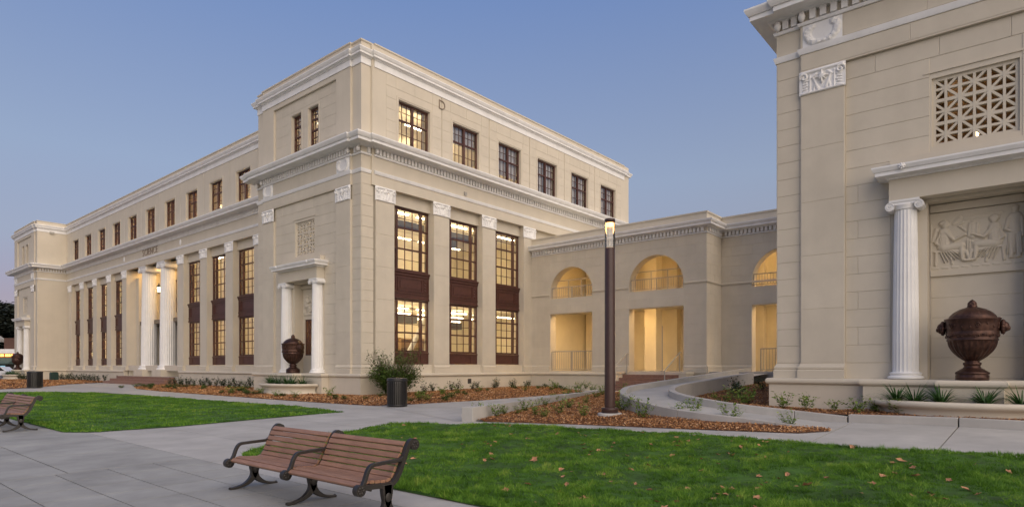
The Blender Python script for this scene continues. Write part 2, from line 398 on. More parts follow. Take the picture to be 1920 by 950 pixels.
CAPM = [relief_mesh('pilaster_capital', 1.14, .64, cap_caps(s_), 76, 44, WHITE, .03, .002, 3) for s_ in (True, False)]
wc = []
for k in range(26):
    a = -2.35+k*4.7/25; rr = .30; x, z = rr*math.sin(a)*1.25, .31-rr*.92*math.cos(a)
    wc.append((x, z, x*1.12, z+.035, .085, .05, .055 + .012*(k % 2))); wc.append((x*.92, z, x*.8, z+.04, .05, .03, .05))
WREATH = relief_mesh('wreath', .98, .60, wc, 60, 40, WHITE, .006, .006, 5)
# figures of the low relief panel: two seated, one standing, a board between them
def person_seated(x, f):
    c = lambda a, b, d, e, r0, r1, h: (x+f*a, b, x+f*d, e, r0, r1, h)
    L = [c(.01, .97, .03, 1.02, .075, .08, .085), c(-.04, 1.03, .0, 1.06, .07, .06, .075), c(.02, .86, .02, .93, .04, .04, .06),      # head, hair, neck
         c(-.02, .45, .0, .80, .13, .125, .08), c(-.04, .79, .06, .79, .07, .06, .085),                                           # torso, shoulders
         c(.05, .78, .20, .60, .055, .045, .095), c(.20, .60, .38, .68, .042, .03, .09), c(.38, .68, .43, .69, .03, .025, .09),   # near arm
         c(-.07, .77, -.17, .56, .052, .042, .07), c(-.17, .56, -.06, .46, .04, .032, .075),
         c(.0, .42, .34, .44, .105, .085, .10), c(.34, .44, .37, .12, .07, .042, .09), c(.37, .09, .48, .07, .034, .024, .08),
         c(.04, .36, .44, .28, .06, .05, .06), c(.44, .28, .50, .09, .045, .03, .06), c(.50, .07, .57, .06, .025, .02, .06),
         c(-.16, .34, -.18, .02, .035, .03, .05), c(.14, .30, .16, .02, .03, .025, .035), c(-.19, .34, .20, .33, .035, .03, .05)]
    L += [c(-.08+.05*k, .34, .02+.07*k, .06+.02*k, .014, .010, .055+.004*k) for k in range(6)]                                      # folds of cloth
    L += [c(-.10+.045*k, .74-.02*k, -.05+.03*k, .48, .012, .010, .088) for k in range(4)]
    return L
REL = person_seated(-.62, 1)+person_seated(.36, -1)
REL += [(-.13, .66, -.11, .95, .035, .035, .045), (-.06, .64, -.03, .96, .06, .06, .05), (.02, .66, .04, .93, .04, .04, .05), (-.10, .96, .03, .95, .03, .03, .06)]
REL += [(-.16+.05*k, .55-.02*k, -.14+.03*k, .08, .022, .016, .04+.008*(k % 2)) for k in range(5)]+[(-.20, .80, -.32, .92, .03, .02, .04), (-.34, .93, -.24, .99, .025, .02, .045)]
REL += [(.74, 1.14, .745, 1.18, .065, .07, .08), (.73, 1.2, .76, 1.21, .06, .055, .07), (.74, 1.02, .74, 1.10, .035, .035, .06), (.74, .66, .74, .98, .115, .135, .08), (.63, .97, .57, .72, .05, .04, .07), (.57, .72, .70, .64, .036, .03, .085),
        (.68, .60, .67, .08, .07, .045, .07), (.80, .60, .81, .08, .07, .045, .07), (.86, .95, .88, .55, .045, .04, .06), (.70, .06, .64, .05, .03, .02, .05), (.82, .06, .76, .05, .03, .02, .05)]
REL += [(.55, .28, .62, .60, .05, .06, .03), (-.92, .05, -.9, 1.0, .03, .03, .03), (-.42, 1.0, -.30, 1.12, .05, .05, .03), (-.2, 1.08, .1, 1.12, .04, .05, .025), (.1, 1.1, .5, 1.14, .05, .04, .02), (-.85, .62, -.78, .9, .05, .04, .04)]
REL += [(.62+.055*k, .62, .60+.065*k, .14, .013, .012, .075) for k in range(5)]
REL = [(a, b+.12, d, e+.12, r0, r1, h*.85) for a, b, d, e, r0, r1, h in REL]+[(-.85+.2*k, .06, -.75+.2*k, .05, .03, .025, .012) for k in range(9)]
RELIEF = relief_mesh('relief_panel', 1.82, 1.42, REL, 190, 150, STUCCO, .04, .0012, 9)
REL2 = [(a*.8, b*.8, d*.8, e*.8, r0, r1, h*1.25) for a, b, d, e, r0, r1, h in REL]
RELIEF2 = relief_mesh('relief_panel', 1.66, 1.24, REL2, 90, 70, STUCCO, .04, .0012, 9)

def ionic_column(parent, fr, s, o, z0, z1, r, name='column', flutes=20):
    """shaft part with its base and scrolled capital as sub-parts"""
    h = z1-z0; bh = r*.62; ch = r*.85; c = fr(s, o, 0); sh = MB(); n = 10
    prof = [(r*(1-.155*((i/n)**1.7)), z0+bh+(h-bh-ch)*i/n) for i in range(n+1)]
    sh.lathe((c[0], c[1], 0), prof, flutes*6, flute=lambda j: (flutes, .07))
    shaft = sh.build(name, WHITE, parent, recalc=True)
    b = MB(); b.lathe((c[0], c[1], z0), [(0, 0), (r*1.32, 0), (r*1.36, bh*.12), (r*1.36, bh*.3), (r*1.28, bh*.42), (r*1.15, bh*.5), (r*1.15, bh*.62), (r*1.22, bh*.72), (r*1.2, bh*.88), (r*1.02, bh), (0, bh)], 40)
    b.build('column_base', WHITE, shaft)
    k = MB(); q = Fr(c[0], c[1], fr.sd, fr.od); zt = z1; rt = r*.85
    k.lathe((c[0], c[1], zt-ch), [(rt*.9, 0), (rt*1.02, .01), (rt*1.06, ch*.1), (rt*1.02, ch*.16), (rt*1.2, ch*.42), (rt*1.2, ch*.55), (0, ch*.55)], 32)
    k.box(q, -rt*1.32, rt*1.32, -rt*1.15, rt*1.15, zt-ch*.22, zt-.002)
    k.box(q, -rt*1.25, rt*1.25, -rt*1.08, rt*1.08, zt-ch*.52, zt-ch*.22)
    for sx in (-1, 1):                              # volutes: a scroll bolster front to back with a raised spiral
        cx, cz, vr = sx*rt*1.26, zt-ch*.62, ch*.42
        poly = [(cx+vr*math.cos(a), cz+vr*math.sin(a)) for a in [2*math.pi*i/20 for i in range(20)]]
        k.prism(q, poly, -rt*1.1, rt*1.1)
        for sgn in (1, -1):
            pts = [q(cx+sx*vr*(.9-.75*t)*math.cos(t*9)*-1, sgn*rt*1.12, cz+vr*(.9-.75*t)*math.sin(t*9)) for t in [i/30 for i in range(31)]]
            k.tube(pts, vr*.09, 5)
            k.blob(q(cx, sgn*rt*1.12, cz), (vr*.16,)*3, 8, 6)
    k.build('column_capital', WHITE, shaft)
    return shaft

def ring(path, prof, name, m, parent, kind=None):
    mb = MB(); mb.sweep(path, prof); return mb.build(name, m, parent, kind=kind)
# entablature profiles (o, z)
P_STRING = [(0, 10.10), (.03, 10.10), (.045, 10.14), (.06, 10.19), (.075, 10.25), (0, 10.27)]
P_BED = [(0, 10.88), (.05, 10.88), (.07, 10.93), (.07, 10.96), (0, 10.97)]
P_CORN = [(0, 11.22), (.12, 11.22), (.20, 11.27), (.56, 11.27), (.56, 11.40), (.60, 11.40), (.64, 11.46), (.68, 11.54), (.68, 11.59), (.05, 11.70), (0, 11.70)]
P_BAND = [(0, 14.83), (.035, 14.83), (.035, 15.12), (0, 15.12)]
P_TOP = [(0, 15.12), (.06, 15.12), (.10, 15.17), (.19, 15.19), (.19, 15.27), (.22, 15.30), (.27, 15.40), (.27, 15.44), (.06, 15.50), (0, 15.50)]
P_COPE = [(-.35, 15.80), (.03, 15.80), (.05, 15.82), (.05, 15.87), (-.35, 15.90)]
P_LEDGE = [(0, 1.12), (.02, 1.12), (.05, 1.14), (.075, 1.17), (.08, 1.21), (.07, 1.25), (.04, 1.285), (-.3, 1.29), (-.3, 1.12)]
P_PBASE = [(0, 1.29), (.07, 1.29), (.07, 1.50), (.045, 1.52), (.06, 1.55), (.06, 1.59), (.03, 1.62), (0, 1.69)]
def dentils(fr, s0, s1, o, z0, z1, parent, pitch=.205, wd=.12, dp=.10, single=False):
    n = max(1, int((s1-s0)/pitch)); st = (s1-s0)/n
    if single:
        mb = MB(); L = Fr(0, 0, (1, 0), (0, -1)); mb.box(L, -wd/2, wd/2, 0, dp, 0, z1-z0); mb.box(L, -wd/2-.012, wd/2+.012, 0, dp+.012, z1-z0-.03, z1-z0-.001)
        me = mb.mesh('dentil'); me.materials.append(WHITE)
        for i in range(n): put('dentil', me, parent, fr, s0+(i+.5)*st, o, z0)
        return
    mb = MB()
    for i in range(n): mb.box(fr, s0+(i+.5)*st-wd/2, s0+(i+.5)*st+wd/2, o, o+dp, z0, z1)
    mb.build('dentil_course', WHITE, parent, kind='stuff')
def corner_drop(parent, fr, s, o, z):               # pear-shaped pendant at the breaks of the cornice
    c = fr(s, o, z); mb = MB(); mb.lathe(c, [(0, -.16), (.05, -.15), (.085, -.09), (.095, -.03), (.07, .03), (.05, .05), (.08, .07), (0, .08)], 14); mb.build('cornice_pendant', WHITE, parent)

TW = 8.945
def tower_front(parent, fr, mode):
    """the pavilion front shared by the end pavilions: mode 'near', 'far' or 'right'"""
    ABT = .011 if mode == 'right' else .009
    c = TW/2; GR = (c-.833, c+.833, 6.95, 8.615); NI = (c-.92, c+.92, 1.29, 5.62); U1 = (c-1.16, c-.33, 12.1, 13.92); U2 = (c+.33, c+1.16, 12.1, 13.92)
    ops = [GR, NI]+([U1, U2])
    a = MB(); wall(a, fr, 0, TW, -.3, 15.8, -.5, 0, ops)
    a.box(fr, NI[0]+.01, NI[1]-.01, -.75, -.42 if mode == 'far' else -.46, 1.29, 5.62) if mode != 'near' else wall(a, fr, NI[0]+.01, NI[1]-.01, 1.29, 5.62, -.75, -.46, [(c-.75, c+.75, 2.15, 3.92)])
    a.build('pavilion_wall', STUCCO, parent)
    b = MB(); t = .1                               # pilaster and frieze layer proud of the wall
    for u0, u1 in ((.66, 1.75), (TW-1.75, TW-.66)):
        b.box(fr, u0, u1, .001, t, 1.3, 8.98); b.box(fr, u0, u1, .001, t, 11.62, 14.60)
    b.box(fr, .66, TW-.66, .001, t, 9.62, 11.62)
    b.box(fr, .66, TW-.66, .001, t, 14.60, 15.8)
    b.box(fr, c-1.0, c+1.0, .001, .03, 8.615+.13, 8.615+.17)
    for u in (U1, U2):                             # thin raised margin round the small windows
        for p in ((u[0]-.1, u[1]+.1, u[3]+.03, u[3]+.1), (u[0]-.1, u[0]-.03, u[2], u[3]+.03), (u[1]+.03, u[1]+.1, u[2], u[3]+.03)): b.box(fr, p[0], p[1], .001, .02, p[2], p[3])
    b.build('pilaster_layer', STUCCO, parent)
    for k, u in enumerate((1.205, TW-1.205)):
        put('pilaster_capital', CAPM[0], parent, fr, u, t, 8.98); put('wreath', WREATH, parent, fr, u, t+.002, 10.27)
    if mode != 'far':
        for u0, u1 in ((0, .66), (TW-.66, TW)):
            ashlar(parent, fr, u0+.01, u1-.01, 1.70, 10.06, .002, .465, .8, ABT)
        flds = [(1.75, 2.78), (TW-2.78, TW-1.75)]
        for j, (u0, u1) in enumerate(flds): ashlar(parent, fr, u0, u1, 1.70, 6.78, .002, .47, .55, ABT, phase=j, alt=.28 if j == 0 else .72)
        ashlar(parent, fr, 1.75, TW-1.75, 6.78, 9.6, .002, .47, 1.35, ABT, openings=[(GR[0]-.04, GR[1]+.04, GR[2]-.04, GR[3]+.2)])
        for u0, u1 in ((.66, 1.75), (TW-1.75, TW-.66)): ashlar(parent, fr, u0+.01, u1-.01, 1.70, 8.96, t+.001, 1.46, 1.5, ABT*.7)
        ashlar(parent, fr, .67, TW-.67, 10.29, 10.86, t+.001, .57, 1.9, ABT*.7, openings=[(.7, 1.72, 10.2, 10.9), (TW-1.72, TW-.7, 10.2, 10.9)])
        ashlar(parent, fr, .67, TW-.67, 9.66, 10.08, t+.001, .42, 2.4, ABT*.7)
        if mode == 'right': ashlar(parent, fr, NI[0]+.02, NI[1]-.02, 1.32, 3.8, -.459, .5, 1.9, ABT*.7)
        else: ashlar(parent, fr, 1.77, TW-1.77, 11.66, 14.58, .002, .48, 1.2, ABT*.7, openings=[(U1[0]-.1, U1[1]+.1, 11, U1[3]+.1), (U2[0]-.1, U2[1]+.1, 11, U2[3]+.1)])
    # grille of crossed bars
    g = MB(); n = 3; cw = (GR[1]-GR[0])/n; chh = (GR[3]-GR[2])/n; o0, o1 = -.17, -.06; bt = .036
    gr = empty('grille', Vector(fr(c, -.1, GR[2]))-wl(parent), parent=parent)
    for i in range(2*n+1):
        q = bt*(1.1 if i % 2 == 0 else .78); x = min(max(GR[0]+i*cw/2, GR[0]+q), GR[1]-q); z = min(max(GR[2]+i*chh/2, GR[2]+q), GR[3]-q)
        v1 = MB(); v1.box(fr, x-q, x+q, o0, o1, GR[2], GR[3]); v1.build('upright_bar', STUCCO, gr)
        v1 = MB(); v1.box(fr, GR[0], GR[1], o0+.004, o1-.004, z-q, z+q); v1.build('cross_bar', STUCCO, gr)
    for i in range(n):
        for j in range(n):
            x0, z0 = GR[0]+i*cw, GR[2]+j*chh
            for sg in (1, -1):
                d = bt*.74; za, zb = (z0, z0+chh) if sg == 1 else (z0+chh, z0)
                v1 = MB(); L = math.hypot(cw, chh); nx, nz = -(zb-za)/L*d, cw/L*d
                v1.prism(fr, [(x0+nx, za+nz), (x0-nx, za-nz), (x0+cw-nx, zb-nz), (x0+cw+nx, zb+nz)], o0+.01, o1-.010-.002*sg); v1.build('diagonal_bar', STUCCO, gr)
    for u in (U1, U2): window(parent, fr, (u[0]+u[1])/2, u[2], u[1]-u[0], u[3]-u[2], -.14, (), (.42, .7), (3,), (2, 1, 2))
    # aedicule: entablature on two columns
    e = MB(); e.box(fr, 2.80, TW-2.80, .003, .42, 5.69, 6.2); e.box(fr, 2.80, TW-2.80, .003, .24, 6.51, 6.76); e.build('aedicule_frieze', STUCCO, parent)
    pth = [fr(2.80, 0, 0), fr(2.80, .42, 0), fr(TW-2.80, .42, 0), fr(TW-2.80, 0, 0)]
    if not fr.flip: pass
    pth = [(p[0], p[1]) for p in pth]
    if (pth[1][0]-pth[0][0])*0 == 0:
        d0 = Vector(pth[2])-Vector(pth[1]); nl = Vector((-d0.y, d0.x)).normalized()
        if nl.dot(Vector(fr.od)) < 0: pth = pth[::-1]
    ring(pth, [(0, 6.2), (.03, 6.2), (.05, 6.24), (.09, 6.25), (.26, 6.27), (.26, 6.36), (.29, 6.37), (.33, 6.45), (.33, 6.49), (0, 6.53)], 'aedicule_cornice', WHITE, parent)
    if mode != 'far':
        dentils(fr, 2.82, TW-2.82, .425, 6.205, 6.262, parent, .095, .055, .05)
        for u in (3.12, TW-3.12):
            mb = MB(); mb.blob(fr(u, .74, 6.42), (.05, .05, .05), 9, 7, .15, 4)
            for k in range(7): mb.blob(fr(u+.055*math.cos(k*.9), .75, 6.42+.055*math.sin(k*.9)), (.025,)*3, 6, 5)
            mb.build('rosette', WHITE, parent)
    for u in (3.12, TW-3.12): ionic_column(parent, fr, u, .16, 1.295, 5.688, .285, flutes=20)
    if mode == 'right': put('relief_panel', RELIEF, parent, fr, c, -.46, 3.98)
    if mode == 'near':
        put('relief_panel', RELIEF2, parent, fr, c, -.46, 4.12)
        window(parent, fr, c, 2.15, 1.5, 1.77, -.5, (-.30, .30), (.36, .68), (1, 3, 1), (1, 1, 1), .06, .08)
    if mode != 'near':
        mb = MB(); mb.box(fr, NI[0]+.02, NI[1]-.02, -.458, -.40, 3.84, 3.98); mb.build('niche_ledge', STUCCO, parent)
    mb = MB(); mb.box(fr, NI[0]+.02, NI[1]-.02, -.455, -.36, 5.42, 5.6); mb.build('niche_moulding', STUCCO, parent)
    # planter basin in front of the plinth
    mb = MB(); N = 28; cx = c; A_, B_ = 1.95, 1.25
    def arc(k, f_=1.0): a_ = math.pi*k/N; return (cx-A_*f_*math.cos(a_), .58+B_*f_*math.sin(a_)**.8)
    prof = [(1.0, -.3), (1.0, .28), (1.03, .33), (1.0, .38), (.94, .44), (.93, .60), (.97, .66), (1.03, .70), (1.05, .76), (1.03, .81), (.98, .82), (.90, .82), (.89, .68)]
    vv = [fr(*arc(k, q), z) for q, z in prof for k in range(N+1)]
    mb.add(vv, [(j*(N+1)+k, j*(N+1)+k+1, (j+1)*(N+1)+k+1, (j+1)*(N+1)+k) for j in range(len(prof)-1) for k in range(N)], True)
    mb.build('planter_basin', STUCCO, parent)
    so = MB(); so.add([fr(*arc(k, .90), .69) for k in range(N+1)]+[fr(cx, .58, .69)], [(k, k+1, N+1) for k in range(N)]); so.build('planter_soil', SOIL, parent)
def tower_plinth_path(s0, s1):                      # plinth outline with its breaks, from s0 to s1 in facade coordinates (s,o)
    c = TW/2
    return [(s0, .16), (2.25, .16), (2.25, .52), (c-.58, .52), (c-.58, .98), (c+.58, .98), (c+.58, .52), (TW-2.25, .52), (TW-2.25, .16), (s1, .16)]
# ------------------------------------------------------------------ the long science building
SB = empty('school_building', (0, 0, 0), 'long cream three-storey school building with SCIENCE over its portico and a letter D', 'building')
FX = Fr(0, 0, (0, 1), (-1, 0)); FX2 = Fr(0, 52.0, (0, 1), (-1, 0)); FD = Fr(0, 0, (1, 0), (0, -1)); FW = Fr(2.51, 0, (0, 1), (-1, 0))
tower_front(SB, FX, 'near'); tower_front(SB, FX2, 'far')
XE = 23.1
T2 = 52.0+TW
EP = [(XE, 8), (XE, 0), (22.4, 0), (22.4, -.1), (.66, -.1), (.66, 0), (0, 0), (0, .66), (-.1, .66), (-.1, TW-.66), (0, TW-.66), (0, TW), (2.41, TW), (2.41, 52.0),
      (0, 52.0), (0, 52.66), (-.1, 52.66), (-.1, T2-.66), (0, T2-.66), (0, T2), (8, T2)]
ring(EP, P_STRING, 'string_course', WHITE, SB); ring(EP, P_BED, 'bed_moulding', WHITE, SB); ring(EP, P_CORN, 'main_cornice', WHITE, SB)
ring(EP, P_BAND, 'attic_band', WHITE, SB); ring(EP, P_TOP, 'attic_moulding', WHITE, SB); ring(EP, P_COPE, 'coping', STUCCO, SB)
# dentil courses (too small to pick apart)
dentils(FD, .80, 22.3, .101, 10.972, 11.215, SB); dentils(FX, .80, TW-.80, .101, 10.972, 11.215, SB); dentils(FX2, .80, TW-.80, .101, 10.972, 11.215, SB)
dentils(FX, .17, .55, .001, 10.972, 11.215, SB); dentils(FD, .17, .55, .001, 10.972, 11.215, SB)
dentils(FW, TW+.2, 51.9, .101, 10.972, 11.215, SB); dentils(Fr(0, 52.0, (1, 0), (0, -1)), .1, 2.3, .001, 10.972, 11.215, SB)
for fr, s_ in ((FX, .07), (FX, .70), (FD, .70), (FX, TW-.70), (FX, TW-.07)): corner_drop(SB, fr, s_, .20 if .5 < s_ < 8.4 else .12, 11.13)
# plinth with rounded ledge
tp = tower_plinth_path(0, TW)[1:-1]
PA = [(11.84, -.16), (-.16, -.16)]+[(-o, s_) for s_, o in tp]+[(-.16, TW+.16), (2.35, TW+.16), (2.35, 24.9)]
PB = [(2.35, 35.9), (2.35, 51.84), (-.16, 51.84)]+[(-o, 52.0+s_) for s_, o in tp]+[(-.16, T2+.16), (8, T2+.16)]
for P_ in (PA, PB):
    ring(P_, P_LEDGE, 'plinth_ledge', STUCCO, SB); ring(P_, [(0, -.5), (0, 1.118), (-.3, 1.118), (-.3, -.5)], 'plinth', STUCCO, SB)
top = MB(); c = TW/2                                # top of the wide plinth under the columns and urns
for y0 in (0, 52.0): top.box(Fr(0, y0, (0, 1), (-1, 0)), 2.0, TW-2.0, 0.0, .9, 1.2, 1.28) if False else None
for f_ in (FX, FX2):
    top.box(f_, 2.30, TW-2.30, .01, .47, 1.10, 1.283); top.box(f_, c-.53, c+.53, .47, .93, 1.10, 1.283)
top.build('plinth_top', STUCCO, SB)
# small vents in the plinth
vm = MB(); L = Fr(0, 0, (1, 0), (0, -1))
vm.box(L, -.13, .13, 0, .012, 0, .24); me_v = vm.mesh('plinth_vent'); me_v.materials.append(INDARK)
for x in (6.6,): put('plinth_vent', me_v, SB, FD, x, .158, .74)
for y in (13.0, 16.6, 20.4, 37.5, 41.0, 44.8, 48.6): put('plinth_vent', me_v, SB, Fr(2.35, 0, (0, 1), (-1, 0)), y, -.002, .62)
# pilaster bases at the corner and single ones
PS = [[(1.75, -.1), (.66, -.1), (.66, 0), (0, 0), (0, .66), (-.1, .66), (-.1, 1.75)], [(-.1, TW-1.75), (-.1, TW-.66), (0, TW-.66), (0, TW)],
      [(0, 52.0), (0, 52.66), (-.1, 52.66), (-.1, 53.75)], [(-.1, T2-1.75), (-.1, T2-.66), (0, T2-.66), (0, T2)]]
for p in PS: ring(p, P_PBASE, 'pilaster_base', STUCCO, SB)

def window_bay(fr, sc, half, o=-.30):
    wd = 2*half-.02
    window(SB, fr, sc, 2.28, wd, 2.50, o, (-.31, .31), (.37, .70), (1, 3, 1), (2, 2, 2), .08, .09)
    window(SB, fr, sc, 6.10, wd, 2.96, o, (-.31, .31), (.35, .68), (1, 3, 1), (2, 2, 2), .08, .09)
    spandrel(SB, fr, sc, 4.79, wd, 1.30, o+.02)
    mb = MB(); mb.box(fr, sc-wd/2, sc+wd/2, o-.1, o+.02, 1.72, 2.27); mb.box(fr, sc-wd/2, sc+wd/2, o+.02, o+.05, 2.2, 2.268)
    for k in (-.31, .31): mb.box(fr, sc+k*wd-.06, sc+k*wd+.06, o+.02, o+.04, 1.75, 2.2)
    mb.build('apron_panel', WINFR, SB)
    if fr is FW:
        for z0_, z1_ in ((2.35, 4.72), (6.2, 9.0)): q = MB(); q.box(fr, sc-wd/2+.05, sc+wd/2-.05, o-.34, o-.33, z0_, z1_); q.build('window_blind', BLIND, SB)
def facade(fr, s0, s1, pilc, pw, bays, half, wins, z3w, w3, skip=()):
    """recessed window bays between pilasters with frieze and attic storey; skip: (a,b) left open below the frieze"""
    ops = [(b-half, b+half, 1.70, 9.06) for b in wins]+[(a, b, .5, 9.62) for a, b in skip]
    a = MB(); wall(a, fr, s0, s1, -.3, 10.9, -.6, -.18, ops); a.build('bay_wall', STUCCO, SB)
    p = MB(); p.box(fr, s0, s1, -.18, .1, 9.62, 11.25)
    for c_ in pilc: p.box(fr, max(s0, c_-pw), min(s1, c_+pw), -.18, .1, 1.29, 9.62)
    for b in bays: p.box(fr, b-half+.003, b+half-.003, -.179, -.03, 1.285, 1.70)
    p.build('pilasters_and_frieze', STUCCO, SB)
    for c_ in pilc:
        if s0+.3 < c_ < s1-.3:
            put('pilaster_capital', CAPM[1], SB, fr, c_, .1, 8.98)
            e = [fr(c_+q, .1, 0)[:2] for q in (-pw, pw)]; d0 = Vector(e[1])-Vector(e[0])
            if Vector((-d0.y, d0.x)).dot(Vector(fr.od)) < 0: e = e[::-1]
            ring(e, P_PBASE, 'pilaster_base', STUCCO, SB)
    # attic storey: panels with fine grooves between, windows in each
    th = MB(); o3 = [(b-w3/2, b+w3/2, z3w[0], z3w[1]) for b in bays]; wall(th, fr, s0, s1, 11.25, 15.8, -.5, .07, o3)
    cuts = [s0]+[(u+v)/2 for u, v in zip(bays, bays[1:])]+[s1]
    for u, v in zip(cuts, cuts[1:]): wall(th, fr, u+.018, v-.018, 11.66, 14.84, .07, .1, o3)
    th.box(fr, s0, s1, .07, .1, 14.841, 15.8)
    for b in bays:
        q0, q1, q2, q3 = b-w3/2, b+w3/2, z3w[0], z3w[1]
        for r_ in ((q0-.13, q1+.13, q3+.06, q3+.13), (q0-.13, q0-.06, q2, q3+.06), (q1+.06, q1+.13, q2, q3+.06)): th.box(fr, r_[0], r_[1], .1, .118, r_[2], r_[3])
    th.build('attic_wall', STUCCO, SB)
    for b in bays: 
        window(SB, fr, b, z3w[0], w3, z3w[1]-z3w[0], -.06, (0.0,), (.60,), (3, 3), (2, 2), .07, .08)
        if fr is FW: q = MB(); q.box(fr, b-w3/2-.05, b+w3/2+.05, -.53, -.52, z3w[0]+.55, z3w[1]+.1); q.build('window_blind', BLIND, SB)
        elif b > 5: q = MB(); q.box(fr, b-w3/2+.01, b+w3/2-.01, -.26, -.255, z3w[0]+{1: 1.25, 2: .5, 3: .25, 4: .12, 5: .12}.get(round((b-2.965)/3.47), 1), z3w[1]-.02); q.build('window_blind', ROLLER, SB)
# D side
pilD = [1.23+3.47*i for i in range(7)]; bayD = [2.965+3.47*i for i in range(6)]
facade(FD, .5, XE, pilD[:-1], .52, bayD, 1.215, bayD[:3], (11.72, 13.86), 1.92)
st = MB(); st.box(FD, .5, .66, -.18, 0, -.3, 15.8); st.box(FD, .5, .66, -.6, -.18, 10.9, 15.8) if False else None
for b in bayD[:3]: window_bay(FD, b, 1.215)
ashlar(SB, FD, .02, .65, 1.70, 10.06, .002, .465, .8, .016)
for c_ in pilD[:4]: ashlar(SB, FD, c_-.51, c_+.51, 1.70, 8.96, .101, 1.46, 1.5, .012)
for i, b in enumerate(bayD):
    u, v = b-1.7, b+1.7
    ashlar(SB, FD, u, v, 11.70, 14.80, .101, .50, 1.2, .010, openings=[(b-1.1, b+1.1, 11, 14.0)])
# wing with portico
CW, SPW = 30.4, 3.74
pilW = [CW+SPW*(k+.5) for k in (-6, -5, -4, -3, -2, 1, 2, 3, 4, 5)]; bayW = [CW+SPW*k for k in range(-5, 6)]
PO = (25.32, 35.48)
facade(FW, TW, 52.0, pilW, .52, bayW, 1.34, [b for b in bayW if not PO[0]-.5 < b < PO[1]+.5], (12.0, 13.92), 1.78, skip=[PO])
for b in bayW:
    if not PO[0]-.5 < b < PO[1]+.5 and b > 12: window_bay(FW, b, 1.34)
for f_, b_ in ((Fr(0, 52.0, (1, 0), (0, -1)), (.5, 2.6, -.4, 0)), (ID, (.5, 2.6, TW-.4, TW)), (ID, (XE-.4, XE-.001, .61, 8)), (ID, (.5, 8, T2-.4, T2))): sw = MB(); sw.box(f_, *b_, -.3, 15.8); sw.build('side_wall', STUCCO, SB)
rf = MB(); rf.box(ID, .3, XE-.3, .3, 8.6, 15.15, 15.35); rf.box(ID, 2.9, 10, 8.6, 52.3, 15.15, 15.35); rf.box(ID, .3, 10, 52.3, T2-.3, 15.15, 15.35); rf.build('roof', ROOFM, SB)
# portico
po = MB()
po.box(FW, PO[0], PO[1], -1.15, -.181, 9.62, 10.85)                       # architrave over the columns
po.box(FW, PO[0]-.4, PO[0], -3.2, -.601, .3, 9.9); po.box(FW, PO[1], PO[1]+.4, -3.2, -.601, .3, 9.9)
po.box(FW, PO[0], PO[1], -3.0, -1.151, 9.80, 10.0)
drs = [CW+SPW*k for k in (-1, 0, 1)]
wall(po, FW, PO[0], PO[1], .3, 9.8, -3.4, -3.0, [(b-.95, b+.95, .9, 4.35) for b in drs]+[(b-.85, b+.85, 6.2, 9.0) for b in drs])
po.build('portico_shell', STUCCO, SB)
pf = MB(); pf.box(FW, PO[0]-.35, PO[1]+.35, -3.0, .35, .2, .84); pf.build('portico_floor', CONC2, SB)
stp = MB()
for i in range(3):
    q = MB(); e = 1.05*(2-i)*.55; q.box(FW, PO[0]-.9-e*.4+.6, PO[1]+.3+e*.4, .36, .75+.42*(2-i), .2 if i == 0 else .25+.195*i-.004, .25+.195*(i+1)); q.build('portico_step', STEPM, SB)
for k in (-.5, .5):
    u = CW+SPW*k; q = MB(); q.box(FW, u-.88, u+.88, -1.35, .36, .842, 1.34); q.build('column_pedestal', STUCCO, SB)
    ionic_column(SB, FW, u, -.50, 1.342, 9.618, .585, flutes=24)
for u in (PO[0]+.32, PO[1]-.32):                     # responds beside the opening
    q = MB(); q.box(FW, u-.31, u+.31, -1.1, -.605, .845, 9.0); q.build('respond', STUCCO, SB)
for b in drs:
    d_ = window(SB, FW, b, .86, 1.88, 3.46, -3.1, (0.0,), (.68,), (1, 1), (2, 2), .12, .14)
    q = MB(); q.box(FW, b-1.2, b-.97, -2.999, -2.86, .845, 4.5); q.box(FW, b+.97, b+1.2, -2.999, -2.86, .845, 4.5); q.box(FW, b-1.3, b+1.3, -2.999, -2.8, 4.5, 4.95); q.box(FW, b-1.42, b+1.42, -2.999, -2.6, 4.95, 5.15)
    for sx in (-1, 1): q.lathe(FW(b+sx*1.15, -2.75, 5.15), [(.0, 0), (.10, 0), (.10, .12), (.14, .2), (.10, .34), (.05, .42), (0, .48)], 12)
    q.build('door_surround', WHITE, SB)
    window(SB, FW, b, 6.22, 1.66, 2.76, -3.1, (0.0,), (.5,), (2, 2), (2, 2))
for b in (CW-SPW, CW, CW+SPW):
    q = MB(); q.box(FW, b-.8, b+.8, -1.75, -1.35, 9.745, 9.797); q.build('soffit_light', SOFF, SB)
# lettering
LETM = mat('letter_bronze', (.28, .22, .165), .5, .1, 9)
def letters(text, fr, s_, o, z, size, gap):
    """raised letters, each a mesh of its own, centred on s_; they read left to right seen from outside"""
    ms = []
    for ch in text:
        cu = bpy.data.curves.new('letter', 'FONT'); cu.body = ch; cu.size = size; cu.extrude = .022; cu.offset = -.011*size; cu.align_y = 'CENTER'
        ob = bpy.data.objects.new('letter', cu); col.objects.link(ob); dg = bpy.context.evaluated_depsgraph_get(); me = bpy.data.meshes.new_from_object(ob.evaluated_get(dg)); bpy.data.objects.remove(ob); bpy.data.curves.remove(cu)
        x = [v.co.x for v in me.vertices]; me.materials.clear(); me.materials.append(LETM); ms.append((me, min(x), max(x)))
    tot = sum(b-a for _, a, b in ms)+gap*(len(ms)-1); u = -tot/2; rz = fr.rot
    for me, a, b in ms:
        p = Vector(fr(s_, o, z))+Vector((math.cos(rz), math.sin(rz), 0))*(u-a); ob = link('letter', me, SB, p-wl(SB)); ob.rotation_euler = (R(90), 0, rz); u += b-a+gap
